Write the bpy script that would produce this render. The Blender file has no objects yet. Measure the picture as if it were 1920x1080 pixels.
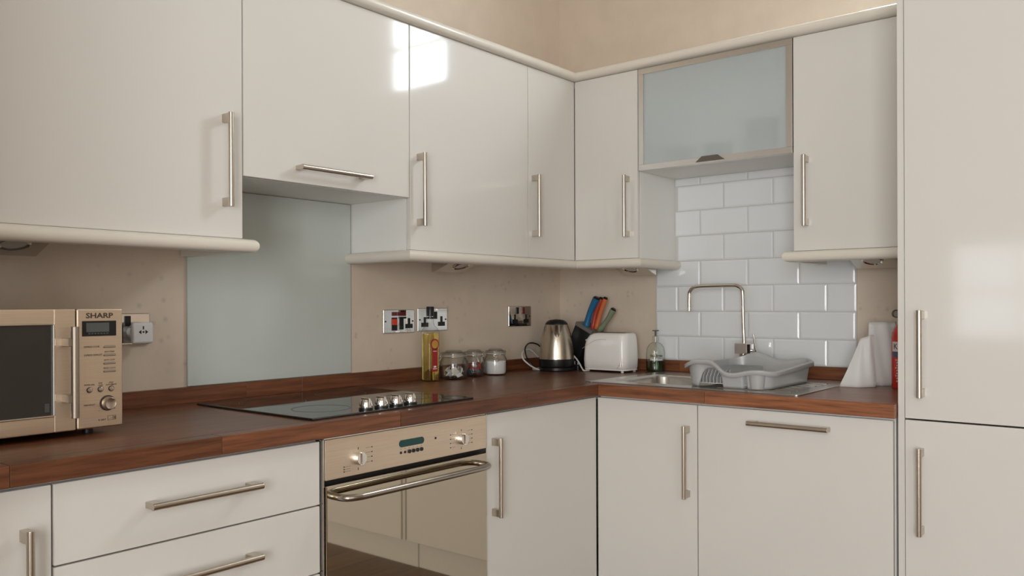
import bpy, bmesh, math, random
from mathutils import Vector, Matrix
random.seed(7)
R = math.radians
PI = math.pi
scene = bpy.context.scene
COL = scene.collection

# ------------------------------------------------------------------ camera
cam = bpy.data.cameras.new('camera'); camo = bpy.data.objects.new('camera', cam); COL.objects.link(camo)
YAW, PITCH, ROLL, FPX = 0.6713, -0.0006, -0.0038, 1563.63
F_ = Vector((math.cos(YAW)*math.cos(PITCH), math.sin(YAW)*math.cos(PITCH), math.sin(PITCH)))
R_ = Vector((math.sin(YAW), -math.cos(YAW), 0)); U_ = R_.cross(F_)
R2 = R_*math.cos(ROLL)+U_*math.sin(ROLL); U2 = -R_*math.sin(ROLL)+U_*math.cos(ROLL)
m = Matrix((R2, U2, -F_)).transposed().to_4x4(); m.translation = (-3.0603, -2.2664, 1.1897)
camo.matrix_world = m
cam.sensor_width = 36; cam.lens = FPX*36/1920
cam.shift_x = -37.07/1920; cam.shift_y = 30.78/1920
cam.clip_start = 0.02
scene.camera = camo
try: scene.cycles.transparent_max_bounces = 24
except Exception: pass

# ------------------------------------------------------------------ light
w = bpy.data.worlds.new('sky'); scene.world = w; w.use_nodes = True
w.node_tree.nodes['Background'].inputs[0].default_value = (0.75, 0.85, 1.0, 1)
w.node_tree.nodes['Background'].inputs[1].default_value = 1.0
def daylight(name, loc, rot, sx, sy, radiance, col):
    l = bpy.data.lights.new(name, 'AREA'); l.shape = 'RECTANGLE'; l.size = sx; l.size_y = sy
    l.energy = radiance*PI*sx*sy; l.color = col
    o = bpy.data.objects.new(name, l); COL.objects.link(o); o.location = loc; o.rotation_euler = rot
# daylight: left and high windows inferred; rear and side ones added as fill
daylight('daylight_left_window', (-5.16, -1.5, 1.27), (0, R(-90), 0), 0.78, 1.4, 5.0, (0.90, 0.96, 1.0))
daylight('daylight_high_window', (0.08, -1.52, 2.67), (0, R(90), 0), 0.76, 0.5, 38.0, (0.86, 0.94, 1.0))
daylight('fill_rear_window', (-3.6, -4.46, 1.45), (R(90), 0, 0), 2.4, 2.1, 1.2, (1.0, 0.88, 0.72))  # added warm fill from an unseen window behind the camera
daylight('fill_side_window', (-5.16, -3.25, 1.45), (0, R(-90), 0), 2.1, 1.5, 13.6, (0.985, 0.985, 0.99))  # added fill to brighten the sink-run fronts and tiles
vs = scene.view_settings
vs.view_transform = 'Standard'; vs.look = 'None'; vs.exposure = 0.0; vs.gamma = 1.0
try: vs.use_curve_mapping = False
except Exception: pass

# ------------------------------------------------------------------ materials
def nt(name):
    ma = bpy.data.materials.new(name); ma.use_nodes = True
    n = ma.node_tree.nodes; return ma, n, ma.node_tree.links, n['Principled BSDF']
def P(name, col, rough=0.5, metal=0.0, coat=0.0, trans=0.0, ior=1.45, spec=None, noise=None, emit=None):
    """principled; noise=(scale, amount, stretch) varies the colour"""
    ma, n, l, b = nt(name)
    b.inputs['Base Color'].default_value = (*col, 1); b.inputs['Roughness'].default_value = rough
    b.inputs['Metallic'].default_value = metal; b.inputs['Coat Weight'].default_value = coat
    b.inputs['Coat Roughness'].default_value = 0.04
    b.inputs['Transmission Weight'].default_value = trans; b.inputs['IOR'].default_value = ior
    if spec is not None: b.inputs['Specular IOR Level'].default_value = spec
    if emit: b.inputs['Emission Color'].default_value = (*emit[0], 1); b.inputs['Emission Strength'].default_value = emit[1]
    if noise:
        g = n.new('ShaderNodeNewGeometry'); mp = n.new('ShaderNodeMapping'); mp.inputs['Scale'].default_value = noise[2]
        l.new(g.outputs['Position'], mp.inputs['Vector'])
        t = n.new('ShaderNodeTexNoise'); t.inputs['Scale'].default_value = noise[0]; t.inputs['Detail'].default_value = 4
        l.new(mp.outputs[0], t.inputs['Vector'])
        r = n.new('ShaderNodeValToRGB')
        r.color_ramp.elements[0].position = 0.3; r.color_ramp.elements[1].position = 0.7
        a = noise[1]
        r.color_ramp.elements[0].color = (*[c*(1-a) for c in col], 1); r.color_ramp.elements[1].color = (*[min(1, c*(1+a)) for c in col], 1)
        l.new(t.outputs['Fac'], r.inputs[0]); l.new(r.outputs[0], b.inputs['Base Color'])
    return ma
def wall_paint(name, col):
    ma, n, l, b = nt(name); b.inputs['Roughness'].default_value = 0.75
    g = n.new('ShaderNodeNewGeometry')
    t = n.new('ShaderNodeTexNoise'); t.inputs['Scale'].default_value = 9; t.inputs['Detail'].default_value = 5; l.new(g.outputs['Position'], t.inputs['Vector'])
    r = n.new('ShaderNodeValToRGB'); r.color_ramp.elements[0].position = 0.35; r.color_ramp.elements[1].position = 0.65
    r.color_ramp.elements[0].color = (*[c*0.94 for c in col], 1); r.color_ramp.elements[1].color = (*col, 1)
    l.new(t.outputs['Fac'], r.inputs[0])
    # scattered greasy specks
    v = n.new('ShaderNodeTexVoronoi'); v.inputs['Scale'].default_value = 26; l.new(g.outputs['Position'], v.inputs['Vector'])
    t2 = n.new('ShaderNodeTexNoise'); t2.inputs['Scale'].default_value = 5; l.new(g.outputs['Position'], t2.inputs['Vector'])
    r2 = n.new('ShaderNodeValToRGB'); r2.color_ramp.elements[0].position = 0.05; r2.color_ramp.elements[1].position = 0.26
    r2.color_ramp.elements[0].color = (1, 1, 1, 1); r2.color_ramp.elements[1].color = (0, 0, 0, 1); l.new(v.outputs['Distance'], r2.inputs[0])
    r3 = n.new('ShaderNodeValToRGB'); r3.color_ramp.elements[0].position = 0.44; r3.color_ramp.elements[1].position = 0.58; l.new(t2.outputs['Fac'], r3.inputs[0])
    mu = n.new('ShaderNodeMath'); mu.operation = 'MULTIPLY'; l.new(r2.outputs[0], mu.inputs[0]); l.new(r3.outputs[0], mu.inputs[1])
    sx = n.new('ShaderNodeSeparateXYZ'); l.new(g.outputs['Position'], sx.inputs[0])
    zr = n.new('ShaderNodeMapRange'); zr.inputs['From Min'].default_value = 1.9; zr.inputs['From Max'].default_value = 1.4; l.new(sx.outputs[2], zr.inputs[0])
    mz = n.new('ShaderNodeMath'); mz.operation = 'MULTIPLY'; l.new(mu.outputs[0], mz.inputs[0]); l.new(zr.outputs[0], mz.inputs[1])
    mu2 = n.new('ShaderNodeMath'); mu2.operation = 'MULTIPLY'; l.new(mz.outputs[0], mu2.inputs[0]); mu2.inputs[1].default_value = 0.32
    mx = n.new('ShaderNodeMix'); mx.data_type = 'RGBA'; l.new(mu2.outputs[0], mx.inputs['Factor']); l.new(r.outputs[0], mx.inputs[6]); mx.inputs[7].default_value = (*[c*0.35 for c in col], 1)
    l.new(mx.outputs[2], b.inputs['Base Color'])
    t3 = n.new('ShaderNodeTexNoise'); t3.inputs['Scale'].default_value = 160; l.new(g.outputs['Position'], t3.inputs['Vector'])
    bp = n.new('ShaderNodeBump'); bp.inputs['Strength'].default_value = 0.08; bp.inputs['Distance'].default_value = 0.004
    l.new(t3.outputs['Fac'], bp.inputs['Height']); l.new(bp.outputs[0], b.inputs['Normal'])
    return ma
def wood(name, axis, dark, light, rough=0.32, grain=1.0):
    ma, n, l, b = nt(name); b.inputs['Roughness'].default_value = rough
    g = n.new('ShaderNodeNewGeometry'); oi = n.new('ShaderNodeObjectInfo')
    ad = n.new('ShaderNodeVectorMath'); ad.operation = 'ADD'
    sc = n.new('ShaderNodeVectorMath'); sc.operation = 'SCALE'; sc.inputs[0].default_value = (7, 5, 3); l.new(oi.outputs['Random'], sc.inputs['Scale'])
    l.new(g.outputs['Position'], ad.inputs[0]); l.new(sc.outputs[0], ad.inputs[1])
    mp = n.new('ShaderNodeMapping'); s = [90, 90, 90]; s[axis] = 5; mp.inputs['Scale'].default_value = s; l.new(ad.outputs[0], mp.inputs['Vector'])
    t = n.new('ShaderNodeTexNoise'); t.inputs['Scale'].default_value = grain; t.inputs['Detail'].default_value = 6; t.inputs['Roughness'].default_value = 0.65; l.new(mp.outputs[0], t.inputs['Vector'])
    r = n.new('ShaderNodeValToRGB'); r.color_ramp.elements[0].position = 0.3; r.color_ramp.elements[1].position = 0.75
    r.color_ramp.elements[0].color = (*dark, 1); r.color_ramp.elements[1].color = (*light, 1); l.new(t.outputs['Fac'], r.inputs[0])
    hs = n.new('ShaderNodeHueSaturation'); l.new(r.outputs[0], hs.inputs['Color'])
    mr = n.new('ShaderNodeMapRange'); mr.inputs['To Min'].default_value = 0.8; mr.inputs['To Max'].default_value = 1.2; l.new(oi.outputs['Random'], mr.inputs[0]); l.new(mr.outputs[0], hs.inputs['Value'])
    l.new(hs.outputs[0], b.inputs['Base Color'])
    bp = n.new('ShaderNodeBump'); bp.inputs['Strength'].default_value = 0.06; bp.inputs['Distance'].default_value = 0.002
    l.new(t.outputs['Fac'], bp.inputs['Height']); l.new(bp.outputs[0], b.inputs['Normal'])
    return ma
def brushed(name, col, axis, rough=0.34):
    ma, n, l, b = nt(name); b.inputs['Metallic'].default_value = 1; b.inputs['Roughness'].default_value = rough
    g = n.new('ShaderNodeNewGeometry'); mp = n.new('ShaderNodeMapping'); s = [500, 500, 500]; s[axis] = 6; mp.inputs['Scale'].default_value = s
    l.new(g.outputs['Position'], mp.inputs['Vector'])
    t = n.new('ShaderNodeTexNoise'); t.inputs['Scale'].default_value = 1; t.inputs['Detail'].default_value = 3; l.new(mp.outputs[0], t.inputs['Vector'])
    r = n.new('ShaderNodeValToRGB'); r.color_ramp.elements[0].color = (*[c*0.86 for c in col], 1); r.color_ramp.elements[1].color = (*[min(1, c*1.1) for c in col], 1)
    l.new(t.outputs['Fac'], r.inputs[0]); l.new(r.outputs[0], b.inputs['Base Color'])
    return ma
def thin_glass(name, tint=(0.96, 0.98, 0.97), edge=0.35, rough=0.0):
    ma = bpy.data.materials.new(name); ma.use_nodes = True; n = ma.node_tree.nodes; l = ma.node_tree.links
    n.remove(n['Principled BSDF']); o = n['Material Output']
    tr = n.new('ShaderNodeBsdfTransparent')
    gl = n.new('ShaderNodeBsdfGlossy'); gl.inputs['Roughness'].default_value = rough
    lw = n.new('ShaderNodeLayerWeight'); lw.inputs['Blend'].default_value = 0.5
    pw = n.new('ShaderNodeMath'); pw.operation = 'POWER'; pw.inputs[1].default_value = 4.5; l.new(lw.outputs['Facing'], pw.inputs[0])
    fr = n.new('ShaderNodeMath'); fr.operation = 'MULTIPLY_ADD'; fr.inputs[1].default_value = 0.7; fr.inputs[2].default_value = 0.05; l.new(pw.outputs[0], fr.inputs[0])
    p2 = n.new('ShaderNodeMath'); p2.operation = 'POWER'; p2.inputs[1].default_value = 3.0; l.new(lw.outputs['Facing'], p2.inputs[0])
    mc = n.new('ShaderNodeMix'); mc.data_type = 'RGBA'; l.new(p2.outputs[0], mc.inputs['Factor']); mc.inputs[6].default_value = (*tint, 1); mc.inputs[7].default_value = (*[c*edge for c in tint], 1); l.new(mc.outputs[2], tr.inputs[0])
    mx = n.new('ShaderNodeMixShader'); l.new(fr.outputs[0], mx.inputs[0]); l.new(tr.outputs[0], mx.inputs[1]); l.new(gl.outputs[0], mx.inputs[2]); l.new(mx.outputs[0], o.inputs[0])
    return ma

M = {}
M['wall'] = wall_paint('plaster_beige', (0.70, 0.585, 0.47))
M['wall_plain'] = P('plaster_cream', (0.66, 0.55, 0.44), 0.8)
M['ceiling'] = P('ceiling_white', (0.56, 0.53, 0.48), 0.8)
M['door'] = P('gloss_cream', (0.73, 0.695, 0.645), 0.08, ior=1.42)
M['carcass'] = P('carcass_white', (0.84, 0.83, 0.79), 0.4)
M['trim'] = P('gloss_cream_trim', (0.76, 0.70, 0.61), 0.22)
M['steel'] = P('handle_nickel', (0.56, 0.50, 0.43), 0.28, 1.0)
M['chrome'] = P('chrome', (0.80, 0.79, 0.77), 0.06, 1.0)
M['stainless'] = P('sink_stainless', (0.60, 0.57, 0.53), 0.26, 1.0)
M['alu'] = P('aluminium', (0.68, 0.66, 0.63), 0.33, 1.0)
M['champ'] = brushed('microwave_champagne', (0.76, 0.63, 0.49), 0, 0.42)
M['oven_steel'] = brushed('oven_steel', (0.92, 0.78, 0.63), 0, 0.48)
M['wood_a'] = wood('hardwood_run_a', 0, (0.075, 0.024, 0.011), (0.25, 0.09, 0.038))
M['wood_b'] = wood('hardwood_run_b', 1, (0.11, 0.034, 0.014), (0.36, 0.135, 0.055))
M['floor'] = wood('floor_oak', 0, (0.10, 0.055, 0.03), (0.24, 0.14, 0.075), 0.4)
M['black'] = P('black_plastic', (0.012, 0.012, 0.013), 0.3)
M['blackgap'] = P('black_matt', (0.01, 0.009, 0.008), 0.6)
M['blackglass'] = P('hob_black_glass', (0.012, 0.012, 0.012), 0.03, ior=1.8)
M['splash'] = P('splashback_glass', (0.55, 0.59, 0.55), 0.05, ior=1.5)
M['mirror'] = P('oven_mirror_glass', (0.55, 0.485, 0.385), 0.03, 1.0)
M['mwglass'] = P('microwave_door_glass', (0.035, 0.034, 0.032), 0.08, ior=1.6)
M['white'] = P('white_plastic', (0.74, 0.735, 0.72), 0.3)
M['toaster'] = P('toaster_white', (0.90, 0.875, 0.83), 0.16)
M['tile'] = P('tile_white', (0.80, 0.81, 0.81), 0.08, ior=1.5)
M['grout'] = P('grout', (0.62, 0.60, 0.57), 0.8)
M['silver'] = P('rack_silver_plastic', (0.50, 0.50, 0.495), 0.32, 0.1)
M['glass'] = thin_glass('clear_glass', (0.98, 0.985, 0.98))
M['oil'] = P('oil', (0.98, 0.80, 0.26), 0.0, trans=1.0, ior=1.22)
M['red'] = P('label_red', (0.36, 0.03, 0.03), 0.4)
M['gold'] = P('label_gold', (0.55, 0.30, 0.06), 0.4)
M['extred'] = P('extinguisher_red', (0.55, 0.035, 0.02), 0.22)
M['paper'] = P('white_paper', (0.80, 0.78, 0.75), 0.8)
M['print'] = P('dark_print', (0.05, 0.035, 0.025), 0.6)
M['whiteprint'] = P('white_print', (0.80, 0.80, 0.78), 0.6)
M['lcd'] = P('lcd_grey', (0.10, 0.105, 0.10), 0.15)
M['lcdgreen'] = P('lcd_green', (0.012, 0.06, 0.055), 0.15)
M['sugar'] = P('sugar', (0.86, 0.84, 0.82), 0.9)
M['soapglass'] = thin_glass('soap_bottle_glass', (0.95, 0.97, 0.95))
M['soap'] = thin_glass('soap_liquid', (0.55, 0.70, 0.56))
M['cable'] = P('cable_white', (0.70, 0.67, 0.62), 0.4)
M['redsw'] = P('red_switch', (0.75, 0.06, 0.03), 0.3)
M['neon'] = P('dark_red_lens', (0.16, 0.02, 0.02), 0.2)
M['winframe'] = P('window_white', (0.82, 0.81, 0.78), 0.4)
M['pane'] = thin_glass('window_pane', (0.97, 0.98, 0.98), 0.9)
M['frost'] = None
def frosted():
    ma, n, l, b = nt('frosted_glass')
    b.inputs['Base Color'].default_value = (0.93, 0.985, 0.985, 1); b.inputs['Roughness'].default_value = 0.36
    b.inputs['Transmission Weight'].default_value = 0.68; b.inputs['IOR'].default_value = 1.25
    b.inputs['Coat Weight'].default_value = 0.8; b.inputs['Coat Roughness'].default_value = 0.12
    return ma
M['frost'] = frosted()

# ------------------------------------------------------------------ mesh helpers
def xf(bm, mat): bmesh.ops.transform(bm, matrix=mat, verts=bm.verts)
class MB:
    def __init__(self): self.bm = bmesh.new(); self.wn = False
    def add(self, o):
        me = bpy.data.meshes.new('tmp'); o.to_mesh(me); self.bm.from_mesh(me); bpy.data.meshes.remove(me); o.free(); return self
    def box(self, x0, x1, y0, y1, z0, z1, bev=0, seg=2, mat=None):
        b = bmesh.new(); bmesh.ops.create_cube(b, size=1)
        xf(b, Matrix.Translation(((x0+x1)/2, (y0+y1)/2, (z0+z1)/2)) @ Matrix.Diagonal((abs(x1-x0), abs(y1-y0), abs(z1-z0), 1)))
        if bev: bmesh.ops.bevel(b, geom=b.edges[:], offset=bev, segments=seg, affect='EDGES', profile=0.5); self.wn = True
        if mat is not None: xf(b, mat)
        return self.add(b)
    def cyl(self, p0, p1, r, r2=None, seg=24, bev=0):
        p0, p1 = Vector(p0), Vector(p1); d = p1-p0
        b = bmesh.new(); bmesh.ops.create_cone(b, cap_ends=True, segments=seg, radius1=r, radius2=r if r2 is None else r2, depth=d.length)
        if bev:
            ed = [e for e in b.edges if abs(e.verts[0].co.z-e.verts[1].co.z) < 1e-6]
            bmesh.ops.bevel(b, geom=ed, offset=bev, segments=2, affect='EDGES', profile=0.5)
        xf(b, Matrix.Translation((p0+p1)/2) @ d.to_track_quat('Z', 'Y').to_matrix().to_4x4())
        return self.add(b)
    def sphere(self, c, r, s=(1, 1, 1), seg=16):
        b = bmesh.new(); bmesh.ops.create_uvsphere(b, u_segments=seg, v_segments=seg//2+2, radius=r)
        xf(b, Matrix.Translation(c) @ Matrix.Diagonal((*s, 1))); return self.add(b)
    def lathe(self, prof, seg=40, sx=1, sy=1, mat=None):
        b = bmesh.new(); rings = []
        for r, z in prof:
            if r < 1e-6: rings.append([b.verts.new((0, 0, z))])
            else: rings.append([b.verts.new((r*sx*math.cos(2*PI*i/seg), r*sy*math.sin(2*PI*i/seg), z)) for i in range(seg)])
        for a, c in zip(rings, rings[1:]):
            for i in range(seg):
                j = (i+1) % seg
                if len(a) == 1 and len(c) == 1: continue
                if len(a) == 1: b.faces.new((a[0], c[i], c[j])) if True else None
                elif len(c) == 1: b.faces.new((a[i], a[j], c[0]))
                else: b.faces.new((a[i], a[j], c[j], c[i]))
        bmesh.ops.recalc_face_normals(b, faces=b.faces[:])
        if mat is not None: xf(b, mat)
        return self.add(b)
    def tube(self, pts, r, seg=10, closed=False, smooth=0, rz=None):
        pts = [Vector(p) for p in pts]
        if smooth: pts = catmull(pts, smooth, closed)
        b = bmesh.new(); n = len(pts); rings = []; up = None
        for i, p in enumerate(pts):
            if closed: t = pts[(i+1) % n]-pts[i-1]
            else: t = pts[min(i+1, n-1)]-pts[max(i-1, 0)]
            t.normalize()
            if up is None:
                up = Vector((0, 0, 1)) if abs(t.z) < 0.9 else Vector((1, 0, 0))
            s = t.cross(up).normalized(); up = s.cross(t).normalized()
            rr = r[i] if isinstance(r, (list, tuple)) else r
            q = rr if rz is None else rr*rz
            rings.append([b.verts.new(p+s*rr*math.cos(2*PI*k/seg)+up*q*math.sin(2*PI*k/seg)) for k in range(seg)])
        for i in range(n if closed else n-1):
            a, c = rings[i], rings[(i+1) % n]
            for k in range(seg): b.faces.new((a[k], a[(k+1) % seg], c[(k+1) % seg], c[k]))
        if not closed: b.faces.new(rings[0][::-1]); b.faces.new(rings[-1])
        bmesh.ops.recalc_face_normals(b, faces=b.faces[:])
        return self.add(b)
    def prism(self, poly, v, bev=0, seg=2):
        """closed polygon of 3d points extruded by vector v"""
        b = bmesh.new(); vs_ = [b.verts.new(p) for p in poly]; f = b.faces.new(vs_)
        g = bmesh.ops.extrude_face_region(b, geom=[f]); bmesh.ops.translate(b, verts=[q for q in g['geom'] if isinstance(q, bmesh.types.BMVert)], vec=v)
        bmesh.ops.recalc_face_normals(b, faces=b.faces[:])
        if bev: bmesh.ops.bevel(b, geom=b.edges[:], offset=bev, segments=seg, affect='EDGES', profile=0.5); self.wn = True
        return self.add(b)
    def sweep(self, prof, path):
        """prof: (out, z) pairs, swept along a horizontal path with mitred corners; 'out' is to the right of travel"""
        b = bmesh.new(); n = len(path); rings = []
        for i, p in enumerate(path):
            p = Vector(p)
            d0 = (p-Vector(path[i-1])).normalized() if i else None
            d1 = (Vector(path[i+1])-p).normalized() if i < n-1 else None
            if d0 is None: d0 = d1
            if d1 is None: d1 = d0
            n0 = Vector((d0.y, -d0.x)); n1 = Vector((d1.y, -d1.x)); nn = (n0+n1); nn = nn/(nn.dot(n0))
            rings.append([b.verts.new((p.x+nn.x*o, p.y+nn.y*o, z)) for o, z in prof])
        k = len(prof)
        for a, c in zip(rings, rings[1:]):
            for j in range(k): b.faces.new((a[j], a[(j+1) % k], c[(j+1) % k], c[j]))
        b.faces.new(rings[0][::-1]); b.faces.new(rings[-1])
        bmesh.ops.recalc_face_normals(b, faces=b.faces[:])
        return self.add(b)
    def build(self, name, mat, parent=None, smooth=True, angle=35, label=None):
        me = bpy.data.meshes.new(name); self.bm.to_mesh(me); self.bm.free()
        me.materials.append(M[mat] if isinstance(mat, str) else mat)
        if smooth:
            me.shade_smooth(); me.set_sharp_from_angle(angle=R(angle))
        o = bpy.data.objects.new(name, me); COL.objects.link(o)
        if parent is not None: o.parent = parent
        if label: o['label'] = label
        if smooth and self.wn:
            mw = o.modifiers.new('normals', 'WEIGHTED_NORMAL'); mw.keep_sharp = True; mw.weight = 100
        return o
def catmull(pts, k, closed=False):
    out = []; n = len(pts)
    for i in range(n if closed else n-1):
        if closed: p0, p1, p2, p3 = pts[i-1], pts[i], pts[(i+1) % n], pts[(i+2) % n]
        else: p0, p1, p2, p3 = pts[max(i-1, 0)], pts[i], pts[i+1], pts[min(i+2, n-1)]
        for j in range(k):
            t = j/k
            out.append(0.5*((2*p1)+(-p0+p2)*t+(2*p0-5*p1+4*p2-p3)*t*t+(-p0+3*p1-3*p2+p3)*t**3))
    if not closed: out.append(pts[-1])
    return out
def tag(o, label, cat, group=None):
    o['label'] = label; o['category'] = cat
    if group: o['group'] = group
    return o
def thing(name, label, cat, loc=(0, 0, 0), rz=0, group=None):
    o = bpy.data.objects.new(name, None); COL.objects.link(o); o.location = loc; o.rotation_euler = (0, 0, rz)
    o.empty_display_size = 0.05
    return tag(o, label, cat, group)
def struct(o): o['kind'] = 'structure'; return o
def text(name, s, size, loc, mat, parent=None, rot=(R(90), 0, 0), align='CENTER', ext=0.0002, xs=1.0, bold=0.0, bend=None):
    cu = bpy.data.curves.new('txt', 'FONT'); cu.body = s; cu.size = size; cu.align_x = align; cu.align_y = 'CENTER'; cu.extrude = ext; cu.offset = bold; cu.resolution_u = 2
    to = bpy.data.objects.new('txt', cu); COL.objects.link(to)
    bpy.context.view_layer.update()
    me = bpy.data.meshes.new_from_object(to.evaluated_get(bpy.context.evaluated_depsgraph_get()))
    bpy.data.objects.remove(to); bpy.data.curves.remove(cu)
    if bend:   # wrap round a vertical cylinder of radius bend, facing local -y
        for v in me.vertices:
            a = v.co.x/bend; z = v.co.y; r = bend+v.co.z
            v.co = (r*math.sin(a), -r*math.cos(a), z)
        me.transform(Matrix.Translation(loc) @ Matrix.Rotation(rot[2], 4, 'Z'))
    else:
        from mathutils import Euler
        me.transform(Matrix.Translation(loc) @ Euler(rot).to_matrix().to_4x4() @ Matrix.Diagonal((xs, 1, 1, 1)))
    me.materials.clear(); me.materials.append(M[mat])
    o = bpy.data.objects.new(name, me); COL.objects.link(o)
    if parent is not None: o.parent = parent
    return o

# ------------------------------------------------------------------ dimensions
H = 0.91               # worktop top
FZ = 0.06              # floor level
YF, XF = -0.625, -0.631      # base door faces, hob run and sink run
TA, TB = -0.6435, -0.650     # worktop front edges
DW = 0.296             # wall unit depth with door
ZB, ZT = 1.365, 2.089        # wall unit bottom and top
CEIL = 3.2; XL = -5.1; YR = -4.4

# ------------------------------------------------------------------ room shell
def wall_with_hole(name, axis, pos, th, a0, a1, z0, z1, hole, mat):
    mb = MB()
    def bx(p0, p1, q0, q1):
        if axis == 'x': mb.box(min(pos, pos+th), max(pos, pos+th), p0, p1, q0, q1)
        else: mb.box(p0, p1, min(pos, pos+th), max(pos, pos+th), q0, q1)
    if hole:
        h0, h1, k0, k1 = hole
        bx(a0, h0, z0, z1); bx(h1, a1, z0, z1); bx(h0, h1, z0, k0); bx(h0, h1, k1, z1)
    else: bx(a0, a1, z0, z1)
    return struct(mb.build(name, mat, smooth=False))
wall_back = wall_with_hole('wall_back', 'y', 0, 0.12, XL-0.12, 0.12, FZ-0.05, CEIL, None, 'wall')
wall_right = wall_with_hole('wall_right', 'x', 0, 0.12, YR, 0, FZ-0.05, CEIL, (-1.77, -1.27, 2.29, 3.05), 'wall')
wall_left = struct(MB().box(XL-0.12, XL, YR, -4.0, FZ-0.05, CEIL).box(XL-0.12, XL, -4.0, -2.5, FZ-0.05, 0.4).box(XL-0.12, XL, -4.0, -2.5, 2.5, CEIL).box(XL-0.12, XL, -2.5, -2.2, FZ-0.05, CEIL)
    .box(XL-0.12, XL, -2.2, -0.8, FZ-0.05, 0.88).box(XL-0.12, XL, -2.2, -0.8, 1.66, CEIL).box(XL-0.12, XL, -0.8, 0, FZ-0.05, CEIL).build('wall_left', 'wall_plain', smooth=False))
wall_front = wall_with_hole('wall_front', 'y', YR, -0.12, XL-0.12, 0.12, FZ-0.05, CEIL, (-4.8, -2.4, 0.4, 2.5), 'wall_plain')
struct(MB().box(-3.05, -2.93, -1.02, -0.0005, FZ-0.02, CEIL).build('shading_wall_end', 'wall_plain', smooth=False))  # unseen wall return, placed and sized to shade the left units
struct(MB().box(XL-0.12, 0.12, YR-0.12, 0.12, CEIL, CEIL+0.1).build('ceiling', 'ceiling', smooth=False))
floor = struct(MB().box(XL-0.12, 0.12, YR-0.12, 0.12, FZ-0.06, FZ-0.02).build('floor', 'blackgap', smooth=False))
plank_me = {}
y = 0.0; row = 0
while y > YR:
    x = XL - random.uniform(0, 1.0)
    while x < 0:
        L = 1.4; x0 = max(x, XL); x1 = min(x+L, 0)
        if x1-x0 > 0.05:
            key = round(x1-x0, 3)
            if key not in plank_me:
                o = MB().box(0, x1-x0-0.0015, -0.1685, 0, -0.02, 0).build('plank', 'floor', floor, smooth=False); plank_me[key] = o.data
            else:
                o = bpy.data.objects.new('plank', plank_me[key]); COL.objects.link(o); o.parent = floor
            o.location = (x0, y, FZ)
        x += L
    y -= 0.17; row += 1

def window(name, axis, pos, a0, a1, z0, z1, cols, rows):
    root = struct(bpy.data.objects.new(name, None)); COL.objects.link(root)
    def bx(mb, p0, p1, q0, q1, d0, d1):
        return mb.box(pos+d0, pos+d1, p0, p1, q0, q1, 0.003, 1) if axis == 'x' else mb.box(p0, p1, pos+d0, pos+d1, q0, q1, 0.003, 1)
    s = 1 if pos >= 0 else -1
    d0, d1 = sorted((s*0.0, s*0.05)); f = 0.05
    mb = MB(); bx(mb, a0, a0+f, z0, z1, d0, d1); bx(mb, a1-f, a1, z0, z1, d0, d1); bx(mb, a0+f, a1-f, z0, z0+f, d0, d1); bx(mb, a0+f, a1-f, z1-f, z1, d0, d1)
    mb.build('window_frame', 'winframe', root)
    W = (a1-a0-2*f)/cols; Hh = (z1-z0-2*f)/rows; e0, e1 = sorted((s*0.012, s*0.038)); g0, g1 = sorted((s*0.023, s*0.027))
    for i in range(1, cols): bx(MB(), a0+f+i*W-0.013, a0+f+i*W+0.013, z0+f, z1-f, e0, e1).build('glazing_bar', 'winframe', root)
    for j in range(1, rows): bx(MB(), a0+f, a1-f, z0+f+j*Hh-0.013, z0+f+j*Hh+0.013, e0, e1).build('glazing_bar', 'winframe', root)
    for i in range(cols):
        for j in range(rows): 
            mb = MB(); p0, p1, q0, q1 = a0+f+i*W, a0+f+(i+1)*W, z0+f+j*Hh, z0+f+(j+1)*Hh
            (mb.box(pos+g0, pos+g1, p0, p1, q0, q1) if axis == 'x' else mb.box(p0, p1, pos+g0, pos+g1, q0, q1)); mb.build('pane', 'pane', root, smooth=False)
    return root
window('window_1', 'x', XL, -2.2, -0.8, 0.88, 1.66, 3, 2)
window('window_2', 'x', 0.0, -1.77, -1.27, 2.29, 3.05, 1, 3)
window('added_window_4', 'x', XL, -4.0, -2.5, 0.4, 2.5, 2, 3)  # unseen window added to carry the side fill light
window('added_window_3', 'y', YR, -4.8, -2.4, 0.4, 2.5, 3, 3)  # unseen window added to carry the rear fill light

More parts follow.
